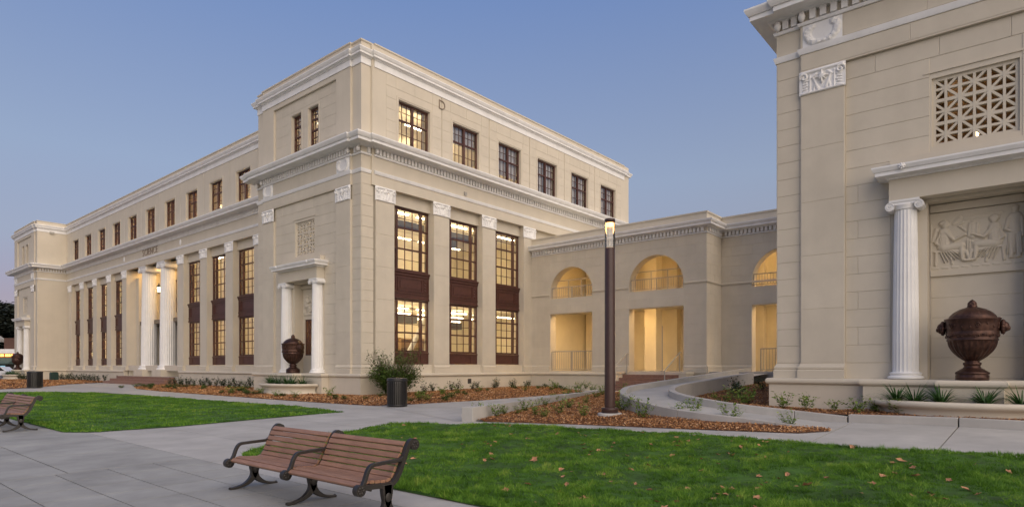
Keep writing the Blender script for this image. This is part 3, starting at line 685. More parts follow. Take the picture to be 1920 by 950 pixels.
letters('SCIENCE', FW, CW, .115, 10.58, .74, .13); letters('D', FD, 4.70, .125, 14.42, .66, 0)
# medallions on the frieze and camera pods
for u in (CW-SPW*1.5, CW+SPW*1.5):
    q = MB(); q.blob(FW(u, .1, 10.58), (.05, .16, .22), 12, 8); q.build('frieze_medallion', WHITE, SB)
q = MB(); q.box(FD, 6.25, 6.43, .1, .16, 10.35, 10.53); q.build('wall_vent', STEEL, SB)
q = MB(); q.box(Fr(0, 52.0, (1, 0), (0, -1)), 1.0, 1.35, .0, .15, 14.72, 14.9); q.build('security_light', STEEL, SB)
# rooms behind the windows
inn = MB()
for z0, z1 in ((1.0, 1.27), (5.05, 5.35), (10.2, 10.5)): inn.box(ID, .52, XE-.5, .62, 8.3, z0, z1); inn.box(ID, 6.2 if z0 < 1.1 else 3.2, 9.6, 9.1, 51.9, z0, z1); inn.box(ID, .52, 6, 52.5, T2-.5, z0, z1)
inn.build('room_floor', FLOORI, SB)
inw = MB(); inw.box(ID, .52, XE-.5, 8.31, 8.5, 1, 15.1); inw.box(ID, 9.61, 9.8, 9.1, 51.9, 1, 15.1); inw.box(ID, .52, XE-.5, .62, 8.3, 14.9, 15.1); inw.box(ID, 3.2, 9.6, 9.1, 51.9, 14.9, 15.1)
inw.box(ID, .52, XE-.5, .62, 8.3, 4.95, 5.045); inw.box(ID, .52, XE-.5, .62, 8.3, 10.1, 10.195); inw.box(ID, 6.3, 9.6, 9.1, 51.9, 4.95, 5.045); inw.box(ID, 3.2, 9.6, 9.1, 51.9, 10.1, 10.195)
for x in (8.2, 15.1): inw.box(ID, x-.08, x+.08, .62, 8.3, 10.5, 14.9)
inw.box(ID, 14.6, 14.8, .62, 8.3, 1.3, 10.1)
for k in (-4, -2, 2, 4, 5):
    y = CW+SPW*(k+.5); inw.box(ID, 3.2 if not -2 <= k <= 1 else 6.3, 9.6, y-.08, y+.08, 1.3, 14.9)
inw.box(ID, 6.2, 6.3, PO[0]-.5, PO[1]+.5, 1, 10); inw.build('room_wall', INWALL, SB)
sm = MB(); sm.box(ID, -.75, .75, -.06, .06, -.04, 0); me_s = sm.mesh('ceiling_light'); me_s.materials.append(STRIP)
nL = 0; me_w = me_s.copy(); me_w.materials[0] = STRIPW
q = MB(); q.box(ID, 1.3, 1.4, 3.0, 6.0, 6.6, 9.0); q.build('dark_backing_panel', mat('backing_shade_brown', (.16, .115, .08), .8), SB)  # dark brown panel added behind the grille so its holes read as shaded
q = MB(); q.box(FX, TW/2-.9, TW/2+.9, -1.0, -.99, 2.0, 4.1); q.build('window_blind', BLIND, SB)
for x_ in (1.5, 2.3): link('ceiling_light', me_w, SB, (x_, TW/2, 4.6), R(90))
for zc in (4.55, 9.3, 14.3):
    for x in np.arange(1.4, 14.0 if zc < 10 else 22.5, 2.1):
        for y in ((1.9, 4.2, 6.6) if zc < 10 else (2.8, 6.2)): link('ceiling_light', me_s, SB, (x, y, zc)); nL += 1
    for y in np.arange(10.8, 51.5, 3.74):
        for x in (3.9, 4.9, 7.4):
            if zc < 10 and PO[0]-1 < y < PO[1]+1: continue
            link('ceiling_light', me_w, SB, (x, y, zc), R(90))
fu = MB()                                            # seismic braces, ducts, shelves and benches seen through the glass
for x0, x1, y in ((3.4, 5.6, 1.5), (7.2, 5.2, 1.5)): fu.tube([(x0, y, 1.4), (x1, y, 4.9)], .13, 8)
fu.build('diagonal_brace', WHITE, SB)
fu = MB()
for (x, y, z, a, b, h) in ((4, 3, 3.9, 3.2, .5, .35), (8.5, 4, 3.8, 3.0, .5, .4), (4.2, 4.5, 8.3, 1.4, .9, .6), (8.2, 3.6, 8.5, 1.6, .8, .5), (6, 2.2, 8.7, 9, .3, .3)): fu.box(ID, x-a/2, x+a/2, y-b/2, y+b/2, z, z+h)
fu.build('ceiling_duct', INDARK, SB)
for (x, y, z, h) in ((3.2, 7.9, 1.3, 2.1), (6.4, 7.9, 1.3, 2.1), (9.8, 7.9, 1.3, 2.1), (3.5, 7.9, 5.4, 2.0), (9.2, 7.9, 5.4, 2.0)):
    q = MB(); q.box(ID, x-1.2, x+1.2, y-.25, y+.3, z, z+.06)
    for k in range(4): q.box(ID, x-1.2, x+1.2, y-.25, y+.3, z+.06+(k+1)*(h-.1)/4-.05, z+.06+(k+1)*(h-.1)/4)
    q.box(ID, x-1.25, x-1.2, y-.25, y+.3, z, z+h); q.box(ID, x+1.2, x+1.25, y-.25, y+.3, z, z+h); q.box(ID, x-1.2, x+1.2, y+.2, y+.28, z+.06, z+h)
    q.build('book_shelf', mat('shelf_wood', (.35, .22, .11), .6), SB)
    bk = MB(); rr = random.Random(int(x*10))
    for k in range(3):
        u = x-1.15
        while u < x+1.05:
            b_ = rr.uniform(.04, .12); bk.box(ID, u, u+b_, y-.1, y+.15, z+.064+k*(h-.1)/4, z+.06+k*(h-.1)/4+rr.uniform(.2, .38)); u += b_+.01+(rr.random() < .1)*.3
    bk.build('shelf_contents', mat('shelf_goods', (.30, .18, .10), .7, .4, 12, color2=(.08, .10, .14)), SB, kind='stuff')

# ------------------------------------------------------------------ arcade link
AB = empty('arcade', (11.86, -5, 0), 'two-storey cream arcade with round arches and lit golden walls linking the buildings', 'building')
FA = Fr(11.86, 0, (0, -1), (-1, 0)); FA2 = Fr(13.67, -10.6, (0, -1), (-1, 0)); FRET = Fr(11.86, -10.6, (1, 0), (0, -1))
A1 = (2.83, 1.40, 5.70, 5.42); A2 = (7.955, 1.485, 5.68, 5.42); A3 = (2.95, 1.47, 5.68, 5.42)     # centre, radius, spring, sill
def lowcut(s_, arches):
    for c_, r, sp, sill in arches:
        if abs(s_-c_) < r: return sp+math.sqrt(max(r*r-(s_-c_)**2, 0))
    return None
def arch_wall(mb, fr, s0, s1, z0, z1, o0, o1, arches, rects, extra=()):
    ops = list(rects)+list(extra)+[(c_-r, c_+r, sill, 99) for c_, r, sp, sill in arches]
    wall(mb, fr, s0, s1, z0, z1, o0, o1, ops)
    for c_, r, sp, sill in arches:
        N = 22
        for k in range(N):
            u, v = c_-r*math.cos(math.pi*k/N), c_-r*math.cos(math.pi*(k+1)/N)
            zu, zv = sp+r*math.sin(math.pi*k/N), sp+r*math.sin(math.pi*(k+1)/N)
            mb.prism(fr, [(u, zu), (v, zv), (v, z1), (u, z1)], o0, o1)
aw = MB(); RL = lambda a: (a[0]-a[1], a[0]+a[1], 1.36, 4.55)
arch_wall(aw, FA, 0.0, 10.6, -.3, 8.9, -.55, 0, [A1, A2], [RL(A1), RL(A2)])
arch_wall(aw, FA2, 0.0, 7.5, -.3, 8.9, -.55, 0, [A3], [RL(A3)])
aw.box(FRET, .55, 1.81, -.55, 0, -.3, 8.9)
aw.build('arcade_wall', STUCCO, AB)
def arch_blocks(fr, s0, s1, z0, z1, arches, rects, row=.47, blen=1.0):
    n = round((z1-z0)/row); h = (z1-z0)/n; g = .0045; t = .009
    for i in range(n):
        a, b = z0+i*h+g, z0+(i+1)*h-g; segs = [(s0, s1)]
        full = [o for o in rects]+[(c_-r, c_+r, sill, sp) for c_, r, sp, sill in arches]
        for o in full:
            if o[2] < b-.02 and o[3] > a+.02: segs = [q for sg in segs for q in ((sg[0], min(sg[1], o[0]-.012)), (max(sg[0], o[1]+.012), sg[1])) if q[1]-q[0] > .04]
        for a0, a1 in segs:
            k = max(1, round((a1-a0)/blen)); w_ = (a1-a0)/k; sh = w_/2 if i % 2 and k > 1 else 0
            cuts = [a0]+[a0+sh+j*w_ for j in range(0 if sh else 1, k)]+[a1]
            for q0, q1 in zip(cuts, cuts[1:]):
                q0 += g; q1 -= g
                hit = any(abs(u-c_) < r+.01 and sp+math.sqrt(max((r+.01)**2-(u-c_)**2, 0)) > a for c_, r, sp, sill in arches for u in np.linspace(q0, q1, 9)) and b > 5.6
                if not hit: block(AB, fr, q0, q1, a, b, .001, t); continue
                N = 10; us = np.linspace(q0, q1, N+1); lo = []
                for u in us:
                    z = a
                    for c_, r, sp, sill in arches:
                        if abs(u-c_) < r+.012: z = max(z, sp+math.sqrt((r+.012)**2-(u-c_)**2))
                    lo.append(z)
                mb = MB()
                for j in range(N):
                    if lo[j] < b and lo[j+1] < b: mb.prism(fr, [(us[j], lo[j]), (us[j+1], lo[j+1]), (us[j+1], b), (us[j], b)], .001, .001+t)
                if mb.v: mb.build('stone_block', BLOCK, AB)
arch_blocks(FA, .02, 10.59, 1.70, 7.93, [A1, A2], [RL(A1), RL(A2)]); arch_blocks(FA2, .02, 5.0, 1.70, 7.93, [A3], [RL(A3)]); arch_blocks(FRET, .01, 1.78, 1.70, 7.93, [], [])
AP = [(13.67, -18), (13.67, -10.6), (11.86, -10.6), (11.86, -.11)]
ring(AP, [(0, 7.93), (.05, 7.93), (.06, 7.98), (0, 8.0)], 'arcade_bed_moulding', WHITE, AB)
ring(AP, [(0, 8.20), (.10, 8.20), (.14, 8.24), (.34, 8.26), (.34, 8.36), (.38, 8.38), (.42, 8.46), (.42, 8.50), (0, 8.58)], 'arcade_cornice', WHITE, AB)
ring(AP, [(-.4, 8.88), (.04, 8.88), (.05, 8.9), (.05, 8.95), (-.4, 8.97)], 'arcade_coping', STUCCO, AB)
ring(AP[:-1]+[(11.86, -9.47)], [(0, 5.60), (.045, 5.60), (.055, 5.63), (.055, 5.67), (0, 5.70)], 'impost_band', STUCCO, AB)
ring([(11.86, -6.42), (11.86, -4.26)], [(0, 5.60), (.045, 5.60), (.055, 5.63), (.055, 5.67), (0, 5.70)], 'impost_band', STUCCO, AB)
ring([(11.86, -1.40), (11.86, -.02)], [(0, 5.60), (.045, 5.60), (.055, 5.63), (.055, 5.67), (0, 5.70)], 'impost_band', STUCCO, AB)
dentils(FA, .15, 10.5, .001, 8.005, 8.195, AB, .19, .11, .10); dentils(FA2, .15, 6.5, .001, 8.005, 8.195, AB, .19, .11, .10); dentils(FRET, .12, 1.7, .001, 8.005, 8.195, AB, .19, .11, .10)
# pilaster-like base of the piers, ledge and plinth up to the steps
ring([(11.86, -5.9), (11.70, -5.9), (11.70, -.17)], P_LEDGE, 'arcade_ledge', STUCCO, AB); ring([(11.86, -5.9), (11.70, -5.9), (11.70, -.17)], [(0, -.5), (0, 1.118), (-.16, 1.118), (-.16, -.5)], 'arcade_plinth', STUCCO, AB)
for p in ([(11.86, -10.6), (11.86, -9.45)], [(11.86, -6.45), (11.86, -4.24)], [(11.86, -1.42), (11.86, -.02)], [(13.67, -12.1), (13.67, -10.62)]): ring(p, P_PBASE, 'pier_base', STUCCO, AB)
ring([(13.65, -10.6), (11.86, -10.6)], P_PBASE, 'pier_base', STUCCO, AB)
af = MB(); af.box(ID, 11.2, 19, -18, -.2, .9, 1.36) if False else None
af.box(ID, 12.0, 18.5, -18, -.2, .9, 1.36); af.build('arcade_floor', CONC2, AB)
ac = MB(); ac.box(ID, 12.42, 18.2, -10.0, -.7, 4.87, 5.15); ac.box(ID, 14.23, 18.2, -18, -10.0, 4.87, 5.15); ac.build('arcade_ceiling', INWALL, AB)
ar = MB(); ar.box(ID, 12.42, 18.2, -10.0, -.2, 8.3, 8.55); ar.box(ID, 14.23, 18.2, -18, -10.0, 8.3, 8.55); ar.build('arcade_roof', INWALL, AB)
ib = MB(); wall(ib, Fr(17.0, 0, (0, -1), (-1, 0)), .2, 18, 1.37, 8.3, -.4, 0, [(4.6, 5.8, 1.37, 4.0), (9.0, 10.6, 1.37, 4.2), (13.8, 16, 1.37, 4.2)])
for s_, w_ in ((1.0, .5), (3.2, .45), (6.6, .6), (7.9, .5), (11.4, .6), (13.2, .5)): ib.box(Fr(17.0, 0, (0, -1), (-1, 0)), s_-w_/2, s_+w_/2, .001, .45, 1.37, 8.3)
ib.box(ID, 12.45, 17.0, -.6, -.25, 1.37, 8.3)
ib.box(ID, 14.6, 15.3, -6.6, -5.9, 1.37, 4.87); ib.box(ID, 14.4, 15.2, -10.9, -10.2, 1.37, 4.87); ib.box(ID, 14.8, 15.6, -10.6, -9.9, 5.15, 8.3); ib.box(ID, 15.0, 15.7, -6.4, -5.7, 5.15, 8.3)
ib.build('arcade_inner_wall', INWALL, AB)
lm_ = MB(); lm_.lathe((0, 0, 0), [(0, 0), (.24, 0), (.26, .05), (0, .06)], 20); me_l = lm_.mesh('ceiling_lamp'); me_l.materials.append(WARM)
for x, y, z in ((12.95, -2.8, 4.81), (12.95, -8.0, 4.81), (14.8, -13.4, 4.81), (12.95, -5.4, 4.81), (13.0, -2.8, 8.23), (13.0, -8.0, 8.23), (14.9, -13.3, 8.23)): link('ceiling_lamp', me_l, AB, Vector((x, y, z))-wl(AB))
# steps up to the middle opening, with cheek pedestals
for i in range(5):
    q = MB(); q.box(FA, 6.30, 9.62, .002 if i == 4 else .002, .35+.36*(4-i), .40 if i == 0 else .56+.16*i-.155, .56+.16*i); q.build('arcade_step', STEPM, AB)
for u in (5.92, 9.66):
    q = MB(); q.box(FA, u, u+.36, .172, 1.0, .2, 1.25); q.box(FA, u-.04, u+.40, .172, 1.04, 1.25, 1.36); q.box(FA, u+.06, u+.30, 1.0, 1.012, .5, 1.15); q.build('step_pedestal', STUCCO, AB)
def railing(fr, s0, s1, o, z0, z1, label, posts=3, mid=None, name='guard_railing', group=None):
    t = empty(name, fr((s0+s1)/2, o, z0), label, 'railing', group)
    for k in range(posts):
        u = s0+(s1-s0)*k/(posts-1); q = MB(); q.box(fr, u-.022, u+.022, o-.022, o+.022, z0, z1); q.build('post', STEEL, t)
    q = MB(); q.tube([fr(s0, o, z1), fr(s1, o, z1)], .026, 8); q.build('top_rail', STEEL, t)
    for zz in ((z0+.1,) if mid is None else (z0+.1, mid)):
        q = MB(); q.tube([fr(s0, o, zz), fr(s1, o, zz)], .016, 6); q.build('rail', STEEL, t)
    pk = MB(); zt = z1 if mid is None else mid; pk.box(Fr(0, 0, (1, 0), (0, -1)), -.008, .008, -.008, .008, 0, zt-z0-.1); me = pk.mesh('picket'); me.materials.append(STEEL)
    n = int((s1-s0)/.125)
    for k in range(1, n): put('picket', me, t, fr, s0+(s1-s0)*k/n, o, z0+.1)
    return t
railing(FA, A1[0]-A1[1]+.05, A1[0]+A1[1]-.05, -.12, 5.42, 6.02, 'pale steel railing in the upper arch beside the D windows', mid=None)
railing(FA, A2[0]-A2[1]+.05, A2[0]+A2[1]-.05, -.12, 5.42, 6.02, 'pale steel railing in the upper arch above the brown steps')
railing(FA2, A3[0]-A3[1]+.05, A3[0]+A3[1]-.05, -.12, 5.42, 6.02, 'pale steel railing in the upper arch above the ramp')
for f_, a_, lb in ((FA, A1, 'inner handrail with slim posts behind the upper arch beside the D windows'), (FA, A2, 'inner handrail with slim posts behind the upper arch above the brown steps')):
    t = empty('inner_handrail', f_(a_[0], -.42, 5.42), lb, 'railing')
    for k in range(4): u = a_[0]-a_[1]+.12+(2*a_[1]-.24)*k/3; q = MB(); q.tube([f_(u, -.42, 5.16), f_(u, -.42, 6.45)], .022, 8); q.build('post', STEEL, t)
    q = MB(); q.tube([f_(a_[0]-a_[1]+.05, -.42, 6.45), f_(a_[0]+a_[1]-.05, -.42, 6.45)], .024, 8); q.build('top_rail', STEEL, t)
railing(FA, A1[0]-A1[1]+.05, A1[0]+A1[1]-.05, -.10, 1.37, 2.45, 'pale steel railing across the ground-floor opening beside the D windows')
railing(FA2, A3[0]-A3[1]+.45, A3[0]-A3[1]+1.25, .10, 1.37, 2.45, 'short grey steel gate rail where the ramp reaches the arcade', posts=2)
for u, lb in ((6.42, 'sloping steel handrail on the left of the brown steps'), (9.30, 'sloping steel handrail at the right of the brown steps')):
    t = empty('stair_handrail', FA(u, 1.0, .4), lb, 'handrail')
    p0, p1 = FA(u, .12, 2.28), FA(u, 1.75, 1.40)
    q = MB(); q.tube([FA(u, -.12, 2.28), p0, p1, FA(u, 2.0, 1.40), FA(u, 2.0, 1.22)], .028, 8); q.build('hand_rail', STEEL, t)
    for a_, b_, z_ in ((.15, 2.26, 1.2), (1.72, 1.42, .45)): q = MB(); q.tube([FA(u, a_, z_), FA(u, a_, b_)], .024, 8); q.build('post', STEEL, t)

# ------------------------------------------------------------------ right-hand pavilion building
RB = empty('pavilion_building', (3, -21, 0), 'cream pavilion with tall pilaster, starred white capital, relief panel and white fluted column', 'building')
FR_ = Fr(1.756, -16.863, (0, -1), (-1, 0))
tower_front(RB, FR_, 'right')
YB = -16.863-TW
RP = [(9, YB), (1.756, YB), (1.756, YB+.66), (1.656, YB+.66), (1.656, -17.523), (1.756, -17.523), (1.756, -16.863), (9, -16.863)]
for pr, nm, m_ in ((P_STRING, 'string_course', WHITE), (P_BED, 'bed_moulding', WHITE), (P_CORN, 'main_cornice', WHITE), (P_BAND, 'attic_band', WHITE), (P_TOP, 'attic_moulding', WHITE), (P_COPE, 'coping', STUCCO)): ring(RP, pr, nm, m_, RB)
dentils(FR_, .86, TW-.86, .101, 10.972, 11.215, RB, .25, .15, .12, single=True); dentils(FR_, .15, .60, .001, 10.972, 11.215, RB, .22, .15, .12, single=True)
corner_drop(RB, FR_, .06, .12, 11.12); corner_drop(RB, FR_, .72, .22, 11.12)
FRs = Fr(1.756, -16.863, (1, 0), (0, 1)); dentils(FRs, .2, 4, .001, 10.972, 11.215, RB, .25, .15, .12)
RPL = [(9, YB-.16), (1.596, YB-.16)]+[(1.756-o, -16.863-s_) for s_, o in tp[::-1]]+[(1.596, -16.703), (9, -16.703)]
ring(RPL, P_LEDGE, 'plinth_ledge', STUCCO, RB); ring(RPL, [(0, -.5), (0, 1.118), (-.3, 1.118), (-.3, -.5)], 'plinth', STUCCO, RB)
q = MB(); q.box(FR_, 2.30, TW-2.30, .01, .47, 1.10, 1.283); q.box(FR_, c-.53, c+.53, .47, .93, 1.10, 1.283); q.build('plinth_top', STUCCO, RB)
ring([(1.656, -16.863-1.75), (1.656, -17.523), (1.756, -17.523), (1.756, -16.863), (4, -16.863)], P_PBASE, 'pilaster_base', STUCCO, RB)
ring([(1.756, YB), (1.756, YB+.66), (1.656, YB+.66), (1.656, YB+1.75)], P_PBASE, 'pilaster_base', STUCCO, RB)
for y_ in (-17.3, YB): q = MB(); q.box(ID, 2.256, 9, y_, y_+(.437 if y_ > -20 else .4), -.3, 15.8); q.build('side_wall', STUCCO, RB)
q = MB(); q.box(ID, 2.2, 9, YB+.4, -17.3, 15.1, 15.3); q.box(ID, 2.26, 9, YB+.4, -17.3, 11.0, 11.2); q.build('roof', ROOFM, RB)
q = MB(); q.box(ID, 2.26, 8.9, YB+.41, -17.31, 5.6, 5.8); q.build('room_floor', FLOORI, RB)
q = MB(); q.box(ID, 6.5, 6.7, YB+.41, -17.31, 5.8, 11); q.box(ID, 3.6, 3.9, -20.6, -19.8, 5.8, 11); q.build('room_wall', mat('panelled_wall', (.42, .24, .12), .6, .2, 3), RB)
for k in range(4):                                   # little pendant lamps seen through the grille
    q = MB(); q.blob((3.4, -21.30, 6.9+.22*k), (.035, .035, .07), 10, 8); q.build('pendant_bulb', PEND, RB)
link('ceiling_light', me_s, RB, Vector((5.8, -19.4, 10.7))-wl(RB), R(90))
for z_, y_ in ((7.6, 3.9), (7.62, 4.15), (7.4, 4.8), (7.3, 3.7)):
    q = MB(); q.blob((1.6, y_, z_+.5), (.04, .04, .05), 10, 8); q.build('pendant_bulb', PEND, SB)
flush_blocks()
# ------------------------------------------------------------------ ground
def Gn(x, y):
    r = (x-CAM.x)*RGT.x+(y-CAM.y)*RGT.y; d = (x-CAM.x)*FWD.x+(y-CAM.y)*FWD.y
    return np.clip(.0125*(d-8), 0, .25)+.04*np.clip(r-2, 0, 7)*np.clip((24-d)/6, 0, 1)
xs = np.concatenate([np.linspace(-900, -60, 8), np.linspace(-40, 40, 161), np.linspace(60, 900, 8)]); ys = np.concatenate([np.linspace(-900, -60, 8), np.linspace(-40, 70, 221), np.linspace(90, 900, 8)])
X_, Y_ = np.meshgrid(xs, ys); Z_ = Gn(X_, Y_)-.035; nx = len(xs)
gb = MB(); gb.add(np.stack([X_.ravel(), Y_.ravel(), Z_.ravel()], 1).tolist(), [(i*nx+j, i*nx+j+1, (i+1)*nx+j+1, (i+1)*nx+j) for i in range(len(ys)-1) for j in range(nx-1)])
ground = gb.build('ground', CONCD, None, local=True, recalc=False); tag(ground, 'flat grey ground under the paving running out to the street', None, kind='structure')
def slab(x0, x1, y0, y1, g=.005, m=None):
    c4 = [(x0+g, y0+g), (x1-g, y0+g), (x1-g, y1-g), (x0+g, y1-g)]; mb = MB()
    mb.add([(x, y, G(x, y)-.05) for x, y in c4]+[(x, y, G(x, y)) for x, y in c4], [(4, 5, 6, 7)]+[(i, (i+1) % 4, (i+1) % 4+4, i+4) for i in range(4)])
    mb.build('paving_slab', CONC if (x0+x1)/2 < -11.8 else CONCL, ground, recalc=False)
def slabs(x0, x1, nx_, y0, y1, ny_, skip=None, g=.005):
    for i in range(nx_):
        for j in range(ny_):
            a, b, c_, d = x0+(x1-x0)*i/nx_, x0+(x1-x0)*(i+1)/nx_, y0+(y1-y0)*j/ny_, y0+(y1-y0)*(j+1)/ny_
            r, dd = rd((a+b)/2, (c_+d)/2)
            if dd < 3.5 or abs(r) > dd*.95+1.5: continue
            if skip and skip((a+b)/2, (c_+d)/2): continue
            slab(a, b, c_, d, g)
slabs(-19.06, -11.8, 11, -18.4, -11.4, 10, g=.008)
slabs(-19.06, -11.8, 4, -11.4, 20.1, 15, g=.011)
slabs(-11.8, -2.3, 6, -12, -3.5, 5)
slabs(-11.8, -11.1, 1, -19.0, -12, 4)
slabs(-5.2, -2.3, 1, -3.5, 20.1, 12)
slabs(-4.9, -.3, 1, -27.2, -13.2, 7, g=.012); slabs(-4.9, -.3, 1, -13.2, -12, 1)
slabs(-21, 2.2, 10, 20.1, 42, 9, skip=lambda x, y: False)
slabs(-11.8, -5.2, 3, 16.0, 20.1, 2)

def poly_rows(poly):
    ys_ = sorted({p[1] for p in poly}); P = poly
    def span(y):
        xs_ = []
        for (x0, y0), (x1, y1) in zip(P, P[1:]+P[:1]):
            if (y0 <= y < y1) or (y1 <= y < y0): xs_.append(x0+(x1-x0)*(y-y0)/(y1-y0))
        return (min(xs_), max(xs_)) if len(xs_) >= 2 else None
    return span, ys_[0], ys_[-1]
def mound(x, y, a): return a*(np.sin(x*1.7+.6*np.sin(y*.9))*np.cos(y*1.3+.5)+.6*np.sin(x*3.9+1.2)*np.sin(y*3.3+x*.7)+.4*np.sin(x*7.1+y*5.3))
GRASS = attr_mat('grass_blades', [(0, (.024, .062, .007)), (.4, (.082, .20, .018)), (.75, (.18, .345, .040)), (1, (.36, .43, .085))], .6, noise=(1.7, .28), translucent=.3)
TURF = mat('turf_soil', (.05, .125, .014), .95, .3, 3, coords='World')
def lawn(poly, label, n, hgt, wid, seed, amp, dens_pow=1.0):
    span, y0, y1 = poly_rows(poly); rows = []; NX = 46; NY = 90; e = 1e-3
    for j in range(NY+1):
        y = y0+e+(y1-y0-2*e)*j/NY; s_ = span(y); rows.append([(s_[0]+(s_[1]-s_[0])*i/NX, y) for i in range(NX+1)])
    a = np.array(rows); edge = np.minimum(1, np.minimum(np.arange(NX+1), NX-np.arange(NX+1))/3.0)[None, :]*np.minimum(1, np.minimum(np.arange(NY+1), NY-np.arange(NY+1))/3.0)[:, None]
    z = Gn(a[..., 0], a[..., 1])+.012+edge*(.03+mound(a[..., 0], a[..., 1], amp))
    mb = MB(); mb.add(np.concatenate([a, z[..., None]], 2).reshape(-1, 3).tolist(), [(j*(NX+1)+i, j*(NX+1)+i+1, (j+1)*(NX+1)+i+1, (j+1)*(NX+1)+i) for j in range(NY) for i in range(NX)], True)
    base = mb.build('lawn', TURF, None, local=True, recalc=False); tag(base, label, None, kind='structure')
    q = np.random.default_rng(seed); pts = []
    got = 0; sp = np.array([span(y0+e+(y1-y0-2*e)*k/2000) for k in range(2001)])
    while got < n:
        y = q.uniform(y0, y1, n*2); k = ((y-y0)/(y1-y0)*2000).astype(int); wd = sp[k, 1]-sp[k, 0]; keep = q.uniform(0, wd.max(), n*2) < wd
        y, k = y[keep], k[keep]; x = q.uniform(sp[k, 0], sp[k, 1])
        r = (x-CAM.x)*RGT.x+(y-CAM.y)*RGT.y; d = (x-CAM.x)*FWD.x+(y-CAM.y)*FWD.y
        dm = 6.0; ok = (d > 5.0) & (np.abs(r) < d*.90+1) & (q.uniform(0, 1, len(d)) < np.minimum(1, (dm/np.maximum(d, .1))**dens_pow))
        pts.append(np.stack([x[ok], y[ok], d[ok]], 1)); got += ok.sum()
    p = np.concatenate(pts)[:n]; x, y, d = p.T
    # blades gathered in tufts, each with its own height, lean and tone
    cs = .12; ci = np.floor(x/cs).astype(int); cj = np.floor(y/cs).astype(int); best = np.full(n, 9e9); hid = np.zeros(n, int)
    def hsh(i, j, k): return (np.sin(i*127.1+j*311.7+k*74.7)*43758.5453) % 1.0
    for di in (-1, 0, 1):
        for dj in (-1, 0, 1):
            ii, jj = ci+di, cj+dj; d2 = (x-(ii+hsh(ii, jj, 1))*cs)**2+(y-(jj+hsh(ii, jj, 2))*cs)**2; m_ = d2 < best; best = np.where(m_, d2, best); hid = np.where(m_, ii*7919+jj, hid)
    hf = (np.sin(hid*12.9898)*43758.5453) % 1.0; hg = (np.sin(hid*78.233)*24634.6345) % 1.0; prof = np.clip(1.25-np.sqrt(best)/cs*.9, .6, 1.2)
    tuft = (.62+.7*hf)*prof*(1+.35*np.sin(x*2.3+1.7*np.sin(y*1.9))*np.sin(y*2.7+.8))
    h = hgt*1.25*tuft*q.uniform(.7, 1.3, n); wv = wid*q.uniform(.7, 1.4, n)*np.maximum(1, d/11); an = q.uniform(0, 2*np.pi, n); lx, ly = (q.normal(0, .45, (2, n))+.5*np.stack([np.cos(hg*6.28), np.sin(hg*6.28)]))*h
    z0 = Gn(x, y)+.03+mound(x, y, amp)*.9-.01
    V = np.empty((n, 3, 3)); V[:, 0] = np.stack([x-np.cos(an)*wv, y-np.sin(an)*wv, z0], 1); V[:, 1] = np.stack([x+np.cos(an)*wv, y+np.sin(an)*wv, z0], 1); V[:, 2] = np.stack([x+lx, y+ly, z0+h], 1)
    tone = np.clip(q.normal(.45, .10, n)+.16*(hg-.5)+.30*(tuft-.85), 0, 1)
    o = tri_mesh('grass', V, tone, GRASS); o.parent = None; tag(o, label.replace('lawn', 'lawn grass blades'), None, kind='stuff'); return span, y0, y1
def tri_mesh(name, V, tone, m, k=3):
    n = len(V); me = bpy.data.meshes.new(name); me.vertices.add(n*k); me.vertices.foreach_set('co', V.reshape(-1).astype(np.float32))
    me.loops.add(n*k); me.loops.foreach_set('vertex_index', np.arange(n*k, dtype=np.int32)); me.polygons.add(n); me.polygons.foreach_set('loop_start', np.arange(0, n*k, k, dtype=np.int32))
    me.update(calc_edges=True); at = me.attributes.new('tone', 'FLOAT', 'FACE'); at.data.foreach_set('value', tone.astype(np.float32)); me.materials.append(m)
    return link(name, me)
LR = [(-11.25, -27), (-11.25, -12.0), (-11.0, -11.5), (-9.4, -10.68), (-7.1, -9.99), (-6.4, -9.92), (-5.7, -10.3), (-4.85, -11.6), (-4.1, -13.2), (-3.75, -14.8), (-3.85, -16.9), (-4.2, -19.1), (-4.45, -21), (-4.5, -24), (-4.5, -27)]
LL = [(-12.15, -5.3), (-11.6, -5.9), (-10, -6.02), (-7.4, -5.70), (-4.75, -5.62), (-4.62, -2.6), (-4.9, .14), (-5.5, 6.9), (-5.9, 12.7), (-7, 16.4), (-9.1, 17.5), (-12.2, 18.5)]
lawn(LR, 'green lawn strewn with dry leaves behind the long bench', 340000, .044, .0056, 3, .024)
lawn(LL, 'green lawn between the plaza and the path by the building', 110000, .042, .0085, 4, .014, .6)

